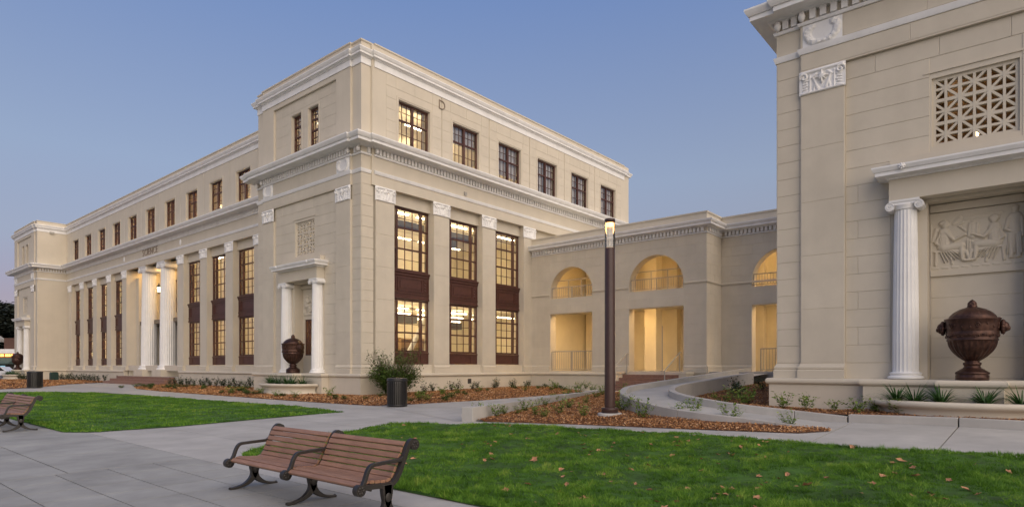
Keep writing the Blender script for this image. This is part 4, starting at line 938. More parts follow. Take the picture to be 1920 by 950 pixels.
# ------------------------------------------------------------------ mulch beds
CHIP = attr_mat('mulch_chips', [(0, (.10, .045, .018)), (.4, (.37, .175, .070)), (.75, (.56, .31, .14)), (1, (.70, .48, .30))], .9, noise=(2.0, .12))
MSOIL = mat('mulch_soil', (.17, .07, .03), .95, .35, 9, .3, 30, coords='World')
def bed(pairs, label, nchip, size, seed, bulge=.06, rows=10, sub=6):
    """loft between the two edges of a planting bed; pairs of ((x,y,z),(x,y,z)); returns a sampler"""
    P = []
    for (a, b), (a2, b2) in zip(pairs, pairs[1:]):
        for k in range(sub): t = k/sub; P.append((np.array(a)*(1-t)+np.array(a2)*t, np.array(b)*(1-t)+np.array(b2)*t))
    P.append((np.array(pairs[-1][0]), np.array(pairs[-1][1]))); A = np.array([p[0] for p in P]); B = np.array([p[1] for p in P]); N = len(P)
    def surf(i, t):                                  # i real index, t 0..1
        i = np.clip(np.asarray(i, float), 0, N-1.0001); k = i.astype(int); f = (i-k)[..., None]; a = A[k]*(1-f)+A[k+1]*f; b = B[k]*(1-f)+B[k+1]*f; t_ = np.asarray(t)[..., None]
        p = a*(1-t_)+b*t_; p[..., 2] += bulge*np.sin(np.pi*np.asarray(t))+np.sin(np.pi*np.asarray(t))*.02*np.sin(p[..., 0]*4.1)*np.sin(p[..., 1]*3.7); return p
    ii, tt = np.meshgrid(np.arange(N), np.linspace(0, 1, rows+1), indexing='ij'); V = surf(ii, tt)
    mb = MB(); mb.add(V.reshape(-1, 3).tolist(), [(i*(rows+1)+j, i*(rows+1)+j+1, (i+1)*(rows+1)+j+1, (i+1)*(rows+1)+j) for i in range(N-1) for j in range(rows)], True)
    o = mb.build('mulch_bed', MSOIL, None, local=True, recalc=False); tag(o, label, None, kind='structure')
    q = np.random.default_rng(seed); L = np.linalg.norm(A[1:]-A[:-1], axis=1)+np.linalg.norm(B[1:]-B[:-1], axis=1); W = np.linalg.norm((A-B)[:-1], axis=1); pr = L*W; cum = np.concatenate([[0], np.cumsum(pr)/pr.sum()])
    u = q.uniform(0, 1, nchip); i = np.interp(u, cum, np.arange(N)); t = q.uniform(.0, 1, nchip); p = surf(i, t); p[:, 2] += q.uniform(0, .02, nchip)
    an = q.uniform(0, 2*np.pi, nchip); ti = q.normal(0, .45, nchip); ti2 = q.normal(0, .45, nchip); ln = size*q.uniform(.5, 1.5, nchip); wd = size*q.uniform(.2, .5, nchip)
    ax = np.stack([np.cos(an)*np.cos(ti), np.sin(an)*np.cos(ti), np.sin(ti)], 1)*ln[:, None]; bx_ = np.stack([-np.sin(an)*np.cos(ti2), np.cos(an)*np.cos(ti2), np.sin(ti2)], 1)*wd[:, None]
    Q = np.stack([p-ax-bx_, p+ax-bx_, p+ax+bx_, p-ax+bx_], 1); c_ = tri_mesh('mulch', Q, np.clip(q.normal(.5, .22, nchip), 0, 1), CHIP, 4); tag(c_, 'loose '+label, None, kind='stuff')
    return surf, N
g3 = lambda x, y, dz=0.0: (x, y, G(x, y)+dz)
B1, N1 = bed([(g3(8.8, -6.0, .12), (11.65, -.17, .47)), (g3(5.5, -5.85, .08), (7.5, -.17, .47)), (g3(1.7, -5.4, .02), (3.5, -.17, .42)), (g3(-1.2, -4.75, .015), (.6, -.17, .36)), (g3(-2.45, -4.2, .012), (-.17, -.17, .35)), (g3(-2.6, -3.6, .012), (-.17, .3, .35)),
    (g3(-2.95, 0, .012), (-.17, 2, .35)), (g3(-3.1, 3.5, .012), (-.17, 5, .34)), (g3(-3.1, 8.4, .012), (-.17, 8.9, .33)), (g3(-3.05, 10, .012), (2.33, 9.15, .33)), (g3(-2.9, 14.2, .012), (2.33, 15, .33)), (g3(-2.4, 19, .012), (2.33, 20, .32)), (g3(-1.2, 23, .012), (2.33, 23.8, .30)), (g3(.2, 25.3, .012), (2.3, 24.9, .28))],
    'reddish bark mulch bed wrapping the corner of the school building', 52000, .036, 5)
B2, N2 = bed([(g3(1.6, 37.8, .012), (2.3, 37.0, .3)), (g3(-2, 33.9, .012), (2.33, 44, .32)), (g3(-6, 26, .012), (2.33, 51.5, .33)), (g3(-9, 23.6, .012), (-.2, 53, .33)), (g3(-16, 21, .012), (-.2, 61, .33))], 'reddish bark mulch bed beyond the portico steps', 16000, .06, 6)
def ramp_st():
    st = []; zr = lambda L: float(np.interp(L, [0, 1.8, 4, 6, 8.8, 19.3], [.255, .385, .545, .66, .83, 1.37])); Rm = 4.13
    for k in range(9): L = 2.3*k/8; st.append((-1.13, -19.1+L, -1, 0, zr(L), L))
    for k in range(1, 25): a = math.pi-k*math.pi/2/24; L = 2.3+Rm*(math.pi-a); st.append((3+Rm*math.cos(a), -16.8+Rm*math.sin(a), math.cos(a), math.sin(a), zr(L), L))
    L0 = 2.3+Rm*math.pi/2
    for k in range(1, 22): x = 3+10.7*k/21; L = L0+x-3; st.append((x, -16.8+Rm, 0, 1, zr(L), L))
    return st
RS = ramp_st()
ro = [(s[0]+s[2]*.80, s[1]+s[3]*.80, s[4]) for s in RS]; ri = [(s[0]-s[2]*.88, s[1]-s[3]*.88, s[4]) for s in RS]
lwA, lwB = Vector((-4.35, -10.65)), Vector((7.2, -7.72))
lw = lambda t: lwA+(lwB-lwA)*t
rmid = [ro[i] for i in range(0, len(ro), 3)]
right_edge = [g3(-4.10, -11.05, .012), g3(-3.55, -12.3, .012), g3(-2.98, -14.36, .012), g3(-2.92, -16.5, .012), g3(-2.8, -18.7, .012), g3(-2.25, -19.15, .012)]+[(p[0]-.0, p[1], max(G(p[0], p[1])+.02, p[2]-.36)) for p in rmid[:-5]]
nR = len(right_edge); pairs = []
for k in range(nR):
    t = (k/(nR-1))**.8; q_ = lw(t*.97+.012); n_ = (lwB-lwA).normalized(); q_ = q_+Vector((n_.y, -n_.x))*.19
    pairs.append((right_edge[k], (q_.x, q_.y, G(q_.x, q_.y)*(1-t)+t*.45+.03)))
B3, N3 = bed(pairs, 'reddish bark mulch bed around the lamp post beside the ramp', 42000, .025, 7, bulge=.05)
pr4 = []
for k in range(0, len(ri), 2):
    p = ri[k]; 
    b = (1.58, min(p[1]-.6, -16.72), .46) if p[0] < 2.0 else (p[0]+.3, -16.68, max(.50, p[2]-.3))
    pr4.append(((p[0], p[1], p[2]+.14-.42*min(max((RS[k][5]-3)/4, 0), 1)), b))
pr4 = [((-.24, -27, .50), (1.2, -27, .55)), ((-.24, -21.5, .50), (1.2, -21.5, .55)), ((-.24, -19.6, .48), (1.58, -19.4, .52))]+pr4[2:]
B4, N4 = bed(pr4, 'reddish bark mulch strip between the ramp kerb and the pavilion', 18000, .025, 8, bulge=.02)

# ------------------------------------------------------------------ path to the steps, low wall, ramp, kerb
pp = MB(); ea = [(-2.35, -4.35), (1.7, -5.35), (5.5, -5.8), (8.9, -5.95), (10.3, -6.1)]; eb = [(-4.5, -10.45), (0, -9.35), (4, -8.4), (7.2, -7.6), (10.3, -9.9)]
for k in range(5): pp.v += [(ea[k][0], ea[k][1], G(*ea[k])+.008+[0, .02, .07, .14, .16][k]), (eb[k][0], eb[k][1], G(*eb[k])+.008+[0, .02, .07, .14, .16][k])]
pp.f = [(2*k, 2*k+1, 2*k+3, 2*k+2) for k in range(4)]; pp.sm = [False]*4
tag(pp.build('path', CONCL, None, local=True), 'concrete path leading up to the brown steps', None, kind='structure')
LWL = empty('low_wall', (1.4, -9.2, .1), 'low straight concrete wall with a flat end between the path and the lamp bed', 'wall')
n_ = (lwB-lwA).normalized(); pe = Vector((-n_.y, n_.x))
for t0, t1 in ((0, .24), (.2415, .62), (.6215, 1)):
    q = MB(); a, b = lw(t0), lw(t1); cs = [a-pe*.17, b-pe*.17, b+pe*.17, a+pe*.17]; zt = lambda p: .50+.09*((p-lwA).dot(n_)/(lwB-lwA).length)
    q.add([(p.x, p.y, -.1) for p in cs]+[(p.x, p.y, zt(p)) for p in cs], [(3, 2, 1, 0), (4, 5, 6, 7)]+[(i, (i+1) % 4, (i+1) % 4+4, i+4) for i in range(4)])
    q.build('wall_segment', CONC2, LWL, bevel=.012)
RAMP = empty('ramp', (-1.1, -19, .2), 'curved concrete ramp with low side walls climbing to the arcade', 'ramp')
def strip(st, o0, o1, zt, zb, name, m, parent, bevel=.012):
    """a wall following the ramp: offsets along the outward normal, top and bottom heights"""
    q = MB(); n = len(st)
    for s in st:
        for o, z in ((o0, zb(s)), (o1, zb(s)), (o1, zt(s)), (o0, zt(s))): q.v.append((s[0]+s[2]*o, s[1]+s[3]*o, z))
    for i in range(n-1):
        for j in range(4): a, b = i*4+j, i*4+(j+1) % 4; q.f.append((a, b, b+4, a+4)); q.sm.append(False)
    q.f += [(0, 1, 2, 3), tuple(range(4*n-1, 4*n-5, -1))]; q.sm += [False]*2
    return q.build(name, m, parent, bevel=bevel)
sf = MB()
for s in RS: sf.v += [(s[0]+s[2]*.62, s[1]+s[3]*.62, s[4]), (s[0]-s[2]*.7, s[1]-s[3]*.7, s[4])]
sf.f = [(2*i, 2*i+1, 2*i+3, 2*i+2) for i in range(len(RS)-1)]; sf.sm = [False]*len(sf.f); sf.build('ramp_surface', CONCL, RAMP)
sg = lambda a, b: RS[a:b+1]
def otop(s): L = s[5]; return s[4]+.012+.16*min(max((L-3.5)/4, 0), 1)
def shrink(st, e=.006):
    a, b = list(st[0]), list(st[-1]); d = Vector((st[1][0]-a[0], st[1][1]-a[1])).normalized()*e; a[0] += d.x; a[1] += d.y; d = Vector((st[-2][0]-b[0], st[-2][1]-b[1])).normalized()*e; b[0] += d.x; b[1] += d.y; return [tuple(a)]+st[1:-1]+[tuple(b)]
for a, b in ((0, 4), (4, 12), (12, 21), (21, 30), (30, 39), (39, 53)):
    b = min(b, len(RS)-1); strip(shrink(sg(a, b)), .60, .80, otop, lambda s: G(s[0], s[1])-.25, 'outer_wall_segment', CONC2, RAMP)
for a, b in ((0, 4), (4, 9), (9, 17), (17, 25), (25, 33), (33, 45)):
    strip(shrink(sg(a, b)), -.88, -.68, lambda s: s[4]+.19, lambda s: G(s[0], s[1])-.25, 'inner_kerb_segment', CONC2, RAMP)
KERB = empty('kerb', (-.35, -23, .3), None, None); KERB['kind'] = 'structure'; KERB['label'] = 'straight raised concrete kerb along the pavement before the planter'
for y0, y1 in ((-21.2, -19.12), (-23.2, -21.2), (-25.2, -23.2), (-27.2, -25.2)):
    q = MB(); q.v = [(x, y, z) for y in (y0+.012, y1-.012) for x, z in ((-.45, G(-.45, y)-.1), (-.25, G(-.25, y)-.1), (-.25, G(-.45, y)+.185), (-.45, G(-.45, y)+.185))]; q.f = [(0, 1, 2, 3), (7, 6, 5, 4)]+[(j, (j+1) % 4, (j+1) % 4+4, j+4) for j in range(4)]; q.sm = [False]*6
    q.build('kerb_segment', CONC2, KERB, bevel=.012)
def onbed(surf, N, x, y):                            # height of the bed at x,y by nearest sample
    ii, tt = np.meshgrid(np.linspace(0, N-1.001, 160), np.linspace(0, 1, 24), indexing='ij'); S = surf(ii, tt).reshape(-1, 3); k = np.argmin((S[:, 0]-x)**2+(S[:, 1]-y)**2); return Vector((x, y, float(S[k, 2])))
# ------------------------------------------------------------------ urns
def urn(loc, label, seed):
    t = empty('urn', loc, label, 'urn', 'bronze urns before the pavilions')
    b = MB(); b.lathe((0, 0, 0), [(0, 0), (.39, 0), (.39, .12), (.36, .13), (.40, .15), (.40, .18), (.37, .20), (.30, .24), (.22, .28), (.185, .32), (.19, .345), (.215, .36), (.215, .40), (.17, .42), (.17, .45)], 40); b.build('pedestal_foot', BRONZE, t, local=True)
    n = 12; w_ = MB(); pr = [(.165+(.575-.165)*math.sin(math.pi/2*(i/n)**.85), .44+.46*(i/n)) for i in range(n+1)]
    w_.lathe((0, 0, 0), pr, 144, flute=lambda j: (24, .05 if 0 < j < 12 else 0)); bowl = w_.build('fluted_bowl', BRONZE, t, local=True)
    bd = MB(); bd.lathe((0, 0, 0), [(.575, .90), (.60, .905), (.60, .93), (.58, .94), (.605, 1.0), (.62, 1.08), (.605, 1.1), (.61, 1.12), (.62, 1.25), (.625, 1.34), (.65, 1.37), (.66, 1.395), (.64, 1.41), (.55, 1.415)], 64)
    q = random.Random(seed)
    for k in range(40):                              # garland and scroll relief round the band
        a = 2*math.pi*k/40; bd.blob((.608*math.cos(a), .608*math.sin(a), 1.01+.025*math.sin(k*1.7)), (.022, .022, .02), 7, 5, .2, k)
        if k % 2 == 0: bd.blob((.618*math.cos(a), .618*math.sin(a), 1.23+.05*math.sin(k*2.4)), (.022, .022, .03), 7, 5, .25, k+9)
    for k in range(6):
        a0 = 2*math.pi*k/6+.26; pts = [(.625*math.cos(a0+.09*math.cos(u)*(1-u/9)), .625*math.sin(a0+.09*math.cos(u)*(1-u/9)), 1.23+.07*math.sin(u)*(1-u/9)) for u in [i*.5 for i in range(16)]]; bd.tube(pts, .016, 5)
    bd.build('relief_band', BRONZE, t, local=True)
    ld = MB(); ld.lathe((0, 0, 0), [(.55, 1.416), (.55, 1.44), (.535, 1.47), (.44, 1.55), (.30, 1.62), (.16, 1.66), (.12, 1.665)], 96, flute=lambda j: (16, .025 if 2 <= j <= 4 else 0)); lid = ld.build('lid', BRONZE, t, local=True)
    fn = MB(); fn.lathe((0, 0, 1.66), [(.115, 0), (.12, .03), (.10, .06), (.085, .09), (.09, .12), (.06, .15), (.03, .17), (0, .185)], 20)
    for k in range(7): a = 2*math.pi*k/7; fn.blob((.085*math.cos(a), .085*math.sin(a), 1.73), (.03, .03, .05), 6, 5)
    fn.build('finial', BRONZE, lid, local=True)
    for sy in (-1, 1):                               # lion-head handles
        h = MB(); cy = sy*.70; h.blob((0, cy, 1.20), (.115, .125, .12), 18, 12, .10, seed+sy); h.blob((0, cy+sy*.10, 1.17), (.06, .05, .055), 10, 8)
        for k in range(12): a = 2*math.pi*k/12; h.blob((.12*math.cos(a), cy-sy*.02, 1.20+.12*math.sin(a)), (.045, .055, .045), 8, 6, .15, k)
        for sx in (-1, 1): h.blob((sx*.05, cy+sy*.09, 1.235), (.025, .03, .02), 7, 5)
        h.tube([(0, sy*.58, 1.22), (0, sy*.66, 1.21)], .07, 10); h.build('lion_head', BRONZE, t, local=True)
    t.scale = (.81, .81, 1.0)
    return t
urn((-.62, TW/2, 1.284), 'bronze urn on the plinth of the school building pavilion beside the big bush', 3)
urn((-.62, 52.0+TW/2, 1.284), 'bronze urn on the distant end pavilion beyond the portico', 4)
urn((1.756-.62, -16.863-TW/2, 1.284), 'large bronze urn with lion heads below the relief panel and beside the fluted column', 5)

# ------------------------------------------------------------------ benches: cast frames, wooden slats; the sitter looks towards -X
def cat_curve(P, n=6):
    out = []; Q = [P[0]]+list(P)+[P[-1]]
    for i in range(1, len(Q)-2):
        p0, p1, p2, p3 = [np.array(q) for q in Q[i-1:i+3]]
        for k in range(n): t = k/n; out.append(tuple(.5*((2*p1)+(-p0+p2)*t+(2*p0-5*p1+4*p2-p3)*t*t+(-p0+3*p1-3*p2+p3)*t**3)))
    out.append(tuple(P[-1])); return out
def ribbon(mb, pts, y, wy, th):
    """flat bar of width wy (across) and thickness th following pts (x,z) at y"""
    p = [Vector(q) for q in pts]; n = len(p); tv = [th]*n if not isinstance(th, (list, tuple)) else th; v = []
    for i in range(n):
        t = (p[min(i+1, n-1)]-p[max(i-1, 0)]).normalized(); nn = Vector((-t.y, t.x))*tv[i]/2
        for q, yy in ((p[i]+nn, y-wy/2), (p[i]+nn, y+wy/2), (p[i]-nn, y+wy/2), (p[i]-nn, y-wy/2)): v.append((q.x, yy, q.y))
    f = [(i*4+j, i*4+(j+1) % 4, (i+1)*4+(j+1) % 4, (i+1)*4+j) for i in range(n-1) for j in range(4)]+[(0, 1, 2, 3), (4*n-1, 4*n-2, 4*n-3, 4*n-4)]; mb.add(v, f)
SEATC = cat_curve([(0.0, .375), (.10, .415), (.25, .405), (.37, .40), (.435, .44), (.48, .53), (.535, .65), (.585, .74), (.63, .785)], 8)
def make_bench(loc, label, spacing=1.395):
    t = empty('bench', loc, label, 'bench', 'wooden benches on the plaza')
    for k in range(3):
        y = -k*spacing; fr_ = MB()
        ribbon(fr_, cat_curve([(-.005, .37), (.10, .372), (.25, .365), (.39, .365), (.47, .43), (.53, .54), (.58, .66), (.625, .755), (.675, .795), (.715, .775), (.712, .735), (.685, .725)], 6), y, .055, .05)
        frame = fr_.build('frame', IRON, t, local=True, bevel=.006)
        q = MB(); ribbon(q, cat_curve([(.02, .38), (.055, .44), (.09, .53), (.14, .585), (.25, .595), (.40, .60), (.505, .605), (.55, .63)], 6), y, .05, [.036]*43); q.build('armrest', IRON, frame, local=True, bevel=.006)
        q = MB(); ln = [(p[0], p[1]) for p in cat_curve([(.345, .37), (.34, .24), (.31, .13), (.22, .055), (.10, .022), (.0, .012)], 6)]; ribbon(q, ln, y, .06, [.13-.10*min(1, i/22) for i in range(len(ln))])
        ln = [(p[0], p[1]) for p in cat_curve([(.325, .37), (.33, .24), (.36, .13), (.45, .055), (.56, .022), (.655, .012)], 6)]; ribbon(q, ln, y, .06, [.13-.10*min(1, i/22) for i in range(len(ln))])
        for x in (.01, .645): q.tube([(x, y, .01), (x, y, .035)], .014, 8)
        q.build('leg', IRON, frame, local=True, bevel=.006)
        for cx, cz in ((-.01, .352), (.70, .752)):   # rosette ends of the scrolls
            q = MB(); n = 20; q.prism(Fr(0, 0, (1, 0), (0, 1)), [(cx+.058*math.cos(2*math.pi*i/n), cz+.058*math.sin(2*math.pi*i/n)) for i in range(n)], y-.036, y+.036)
            for sy in (-1, 1):
                for i in range(6): a = 2*math.pi*i/6; q.blob((cx+.03*math.cos(a), y+sy*.036, cz+.03*math.sin(a)), (.016, .008, .016), 8, 6)
            q.build('scroll_rosette', IRON, frame, local=True)
        q = MB(); q.blob((.335, y-.032, .235), (.04, .01, .05), 10, 8); q.blob((.335, y+.032, .235), (.04, .01, .05), 10, 8); q.build('leg_boss', IRON, frame, local=True)
    # slats: along the seat curve then up the back
    P = SEATC; acc = [0]
    for a, b in zip(P, P[1:]): acc.append(acc[-1]+math.hypot(b[0]-a[0], b[1]-a[1]))
    tot = acc[-1]; n = 12; wd = tot/n; SL = MB(); sl_me = {}
    for i in range(n):
        s_ = (i+.5)*wd; k = max(j for j in range(len(acc)) if acc[j] <= s_); k = min(k, len(P)-2); f = (s_-acc[k])/(acc[k+1]-acc[k]); cx = P[k][0]+(P[k+1][0]-P[k][0])*f; cz = P[k][1]+(P[k+1][1]-P[k][1])*f
        a = math.atan2(P[k+1][1]-P[k][1], P[k+1][0]-P[k][0]); w2 = wd/2-(.0035 if i < 6 else .0055)
        for j in range(2):
            L = spacing-.058; q = MB(); th = .016; r_ = [(-w2, -th+.006), (-w2+.006, -th), (w2-.006, -th), (w2, -th+.006), (w2, th-.006), (w2-.006, th), (-w2+.006, th), (-w2, th-.006)]
            v = [(u, yy, z) for yy in (-L/2, L/2) for u, z in r_]; q.add(v, [tuple(range(8)), tuple(range(15, 7, -1))]+[(m_, (m_+1) % 8, (m_+1) % 8+8, m_+8) for m_ in range(8)])
            if i not in sl_me: sl_me[i] = q.mesh('slat'); sl_me[i].materials.append(WOOD)
            o = link('slat', sl_me[i], t, (cx, -(j+.5)*spacing, cz)); o.rotation_euler = (0, -a, 0)
    q = MB(); q.tube([(.30, .02, .335), (.30, -2*spacing-.02, .335)], .02, 8); q.tube([(.12, .02, .34), (.12, -2*spacing-.02, .34)], .014, 8); q.build('stretcher', IRON, t, local=True)
    return t
make_bench((-12.63, -14.43, G(-12.3, -15.8)), 'long brown slatted bench with cast iron arms at the edge of the leafy lawn')
make_bench((-13.05, -4.20+2.79, G(-12.7, -3)), 'matching slatted bench beside the smaller lawn, far along the plaza')

# ------------------------------------------------------------------ litter bins
def bin_(loc, label, r=.345, h=.98):
    t = empty('litter_bin', loc, label, 'bin', 'black slatted litter bins'); n = 30
    q = MB(); q.lathe((0, 0, 0), [(0, .05), (r-.05, .05), (r-.05, h-.08), (r-.09, h-.08), (r-.09, .2)], 32); q.build('liner', GALV, t, local=True)
    sm_ = MB(); w_ = r*2*math.pi/n*.36; pr = [(-w_, r, .05), (w_, r, .05), (w_, r+.012, .10), (w_, r+.012, h-.14), (w_, r-.005, h-.03), (-w_, r-.005, h-.03), (-w_, r+.012, h-.14), (-w_, r+.012, .10)]
    sm_.add([(x, y, z) for x, y, z in pr]+[(x, y-.008, z) for x, y, z in pr], [(7, 2, 3, 6), (0, 1, 2, 7), (6, 3, 4, 5), (15, 14, 11, 10), (8, 15, 10, 9), (14, 13, 12, 11)]+[(i, (i+1) % 8, (i+1) % 8+8, i+8) for i in range(8)])
    me = sm_.mesh('steel_slat'); me.materials.append(GALV)
    for k in range(n): link('steel_slat', me, t, (0, 0, 0), 2*math.pi*k/n)
    for z, rr in ((.06, r+.0), (h-.05, r+.005)):
        q = MB(); q.lathe((0, 0, z), [(rr-.025, -.03), (rr+.012, -.03), (rr+.018, 0), (rr+.012, .03), (rr-.025, .03)], 40); q.build('ring', GALV, t, local=True)
    q = MB(); q.lathe((0, 0, h-.02), [(r+.01, 0), (r+.02, .03), (r-.02, .06), (.2, .075), (.19, .05), (.19, -.02)], 40); q.build('rim_lid', GALV, t, local=True)
    q = MB(); q.lathe((0, 0, 0), [(0, 0), (r-.06, 0), (r-.06, .05), (0, .05)], 24); q.build('base_plate', GALV, t, local=True)
    return t
bin_((-2.2, -5.1, G(-2.2, -5.1)), 'black slatted litter bin in front of the big bush')
bin_((-5.9, 25.8, G(-5.9, 25.8)), 'black litter bin by the distant path, left of the portico steps', .40, 1.0)
# green utility cabinet
t = empty('utility_cabinet', (.3, 47.6, .3), 'small dark green utility cabinet in the mulch near the end pavilion', 'cabinet'); t.scale = (.55, .6, .8); GRN = mat('green_paint', (.02, .05, .04), .5)
q = MB(); q.prism(Fr(0, 0, (1, 0), (0, 1)), [(-.55, 0), (.55, 0), (.55, .85), (.42, 1.0), (-.42, 1.0), (-.55, .85)], -.4, .4); q.build('body', GRN, t, local=True, bevel=.03); q = MB(); q.box(ID, -.03, .03, -.44, -.4, .4, .6); q.build('handle', GALV, t, local=True)

# ------------------------------------------------------------------ lamp post
lx, ly = -1.83, -13.60; lz = onbed(B3, N3, lx, ly).z-.01
t = empty('lamp_post', (lx, ly, lz), 'tall bronze cylindrical lamp post with lit clear top standing in mulch', 'lamp post')
q = MB(); q.lathe((0, 0, 0), [(0, -.3), (.33, -.3), (.33, .05), (.31, .07), (0, .07)], 40); q.build('concrete_footing', CONC2, t, local=True)
q = MB(); q.lathe((0, 0, .07), [(0, 0), (.225, 0), (.225, .13), (.215, .145), (.14, .15), (.14, .1)], 40); q.build('base_collar', POLE, t, local=True)
HT = 5.60-lz
q = MB(); q.lathe((0, 0, 0), [(.142, .2), (.138, HT-.80), (.132, HT-.79), (0, HT-.79)], 40); q.build('pole', POLE, t, local=True)
q = MB(); q.lathe((0, 0, 0), [(.136, HT-.79), (.136, HT-.08)], 40); lens = q.build('lens', CLEAR, t, local=True)
q = MB(); q.lathe((0, 0, 0), [(0, HT-.10), (.14, HT-.10), (.142, HT-.005), (.13, HT), (0, HT)], 40); q.build('cap', POLE, t, local=True)
q = MB(); q.lathe((0, 0, 0), [(0, HT-.19), (.10, HT-.19), (.115, HT-.17), (.115, HT-.11), (0, HT-.105)], 32); q.build('lamp', LAMPE, lens, local=True)

# ------------------------------------------------------------------ hanging lantern in the portico
t = empty('lantern', (3.05, 30.4, 7.35), 'lit hexagonal lantern hanging on a chain between the two portico columns', 'lantern'); t.scale = (.72, .72, .9)
q = MB(); q.lathe((0, 0, 0), [(.14, .12), (.24, .55)], 6, smooth=False); q.build('glass', emit('lantern_glow', (1.0, .72, .40), 3.2), t, local=True)
q = MB()
for k in range(6):
    a = math.pi*2*k/6; q.tube([(.145*math.cos(a), .145*math.sin(a), .1), (.25*math.cos(a), .25*math.sin(a), .56)], .016, 6)
q.lathe((0, 0, 0), [(.0, -.08), (.04, -.03), (.1, .05), (.17, .1), (.15, .12), (0, .12)], 12); q.lathe((0, 0, 0), [(.29, .55), (.29, .59), (.2, .66), (.1, .76), (.05, .84), (.06, .88), (0, .92)], 12); q.build('cage', IRON, t, local=True)
q = MB()
for k in range(14): z = .92+k*.104; q.tube([(.0, 0, z), (.022*(k % 2), .022*((k+1) % 2), z+.05), (0, 0, z+.1)], .011, 5)
q.build('chain', IRON, t, local=True)

# ------------------------------------------------------------------ plants
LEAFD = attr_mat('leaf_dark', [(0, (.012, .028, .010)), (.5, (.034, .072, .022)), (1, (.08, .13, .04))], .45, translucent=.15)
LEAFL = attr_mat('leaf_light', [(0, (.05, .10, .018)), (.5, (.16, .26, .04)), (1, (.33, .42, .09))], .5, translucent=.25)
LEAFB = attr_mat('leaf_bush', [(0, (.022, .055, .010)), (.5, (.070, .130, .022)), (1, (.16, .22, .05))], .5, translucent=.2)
STRAP = attr_mat('leaf_strap', [(0, (.015, .05, .012)), (.5, (.035, .10, .022)), (1, (.08, .17, .04))], .4, translucent=.15)
TWIG = mat('twig', (.09, .06, .04), .8)
def leafy(name, n_stem, h, spread, n_leaf, size, seed, m, upright=.5, fuzzy=.06):
    """(stems mesh, foliage mesh): thin arching stems carrying small folded leaves"""
    q = np.random.default_rng(seed); st = MB(); P = []
    for k in range(n_stem):
        a = q.uniform(0, 2*math.pi); L = h*q.uniform(.6, 1.15); sp = spread*q.uniform(.3, 1)*(1-upright*.4); pts = []
        for j in range(6): u = j/5; pts.append((math.cos(a)*sp*u**.8+q.normal(0, .02*h), math.sin(a)*sp*u**.8+q.normal(0, .02*h), L*u*(1-.18*u*(1-upright))))
        st.tube(pts, [max(.0025, .009*h*(1-.8*j/5)) for j in range(6)], 4)
        for _ in range(max(1, n_leaf//n_stem)):
            u = q.uniform(.12, 1)*4.999; j = int(u); f = u-j; c_ = np.array(pts[j])*(1-f)+np.array(pts[j+1])*f; P.append(c_+q.normal(0, fuzzy*h, 3)*[1, 1, .7])
    P = np.array(P); P[:, 2] = np.maximum(P[:, 2], .015); n = len(P); s_ = size*q.uniform(.6, 1.3, n); an = q.uniform(0, 2*np.pi, n); el = q.uniform(-.3, .9, n)
    d = np.stack([np.cos(an)*np.cos(el), np.sin(an)*np.cos(el), np.sin(el)], 1); sd_ = np.stack([-np.sin(an), np.cos(an), q.uniform(-.4, .4, n)], 1)
    up = np.cross(d, sd_); A = P; C = P+d*s_[:, None]; mid = P+d*s_[:, None]*.5-up*s_[:, None]*.06; Bq = mid+sd_*s_[:, None]*.28; Dq = mid-sd_*s_[:, None]*.28
    V = np.stack([A, Bq, C, Dq], 1); me = bpy.data.meshes.new('foliage'); me.vertices.add(n*4); me.vertices.foreach_set('co', V.reshape(-1).astype(np.float32)); me.loops.add(n*4); me.loops.foreach_set('vertex_index', np.arange(n*4, dtype=np.int32)); me.polygons.add(n); me.polygons.foreach_set('loop_start', np.arange(0, n*4, 4, dtype=np.int32)); me.update(calc_edges=True)
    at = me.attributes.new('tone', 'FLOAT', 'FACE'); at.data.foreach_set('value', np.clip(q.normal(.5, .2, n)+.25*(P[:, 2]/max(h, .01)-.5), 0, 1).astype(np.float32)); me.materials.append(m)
    sm2 = st.mesh('stems'); sm2.materials.append(TWIG); return sm2, me
def plant(name, ms, loc, label, group, sc=1.0, cat='plant'):
    t = empty(name, loc, label, cat, group, random.uniform(0, 6.28)); t.scale = (sc, sc, sc*random.uniform(.85, 1.15)); link('stems', ms[0], t); link('foliage', ms[1], t); return t
DARK = [leafy('d', 12, .42, .26, 150, .075, s_, LEAFD, .7, .10) for s_ in (1, 2, 3)]
PALE = [leafy('p', 9, .36, .32, 120, .085, s_, LEAFL, .35, .08) for s_ in (4, 5, 6, 7)]
LOWG = [leafy('l', 11, .20, .24, 130, .07, s_, LEAFB, .2, .12) for s_ in (8, 9)]
VINE = [leafy('v', 14, .52, .50, 220, .085, s_, LEAFL, .45, .06) for s_ in (10, 11, 12)]
def on(surf, N, i, t): return Vector(surf(np.array([i*(N-1)]), np.array([t]))[0].tolist())
rr = random.Random(5)
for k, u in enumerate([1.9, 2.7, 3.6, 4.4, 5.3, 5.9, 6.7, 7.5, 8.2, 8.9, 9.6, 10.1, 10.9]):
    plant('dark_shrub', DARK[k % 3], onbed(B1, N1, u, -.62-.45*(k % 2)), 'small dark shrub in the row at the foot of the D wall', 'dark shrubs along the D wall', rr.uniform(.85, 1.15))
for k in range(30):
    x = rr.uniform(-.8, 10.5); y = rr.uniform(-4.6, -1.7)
    plant('ground_cover_plant', LOWG[k % 2] if k % 3 else PALE[k % 4], onbed(B1, N1, x, y), 'low green seedling in the mulch before the D wall', 'seedlings before the D wall', rr.uniform(.7, 1.2))
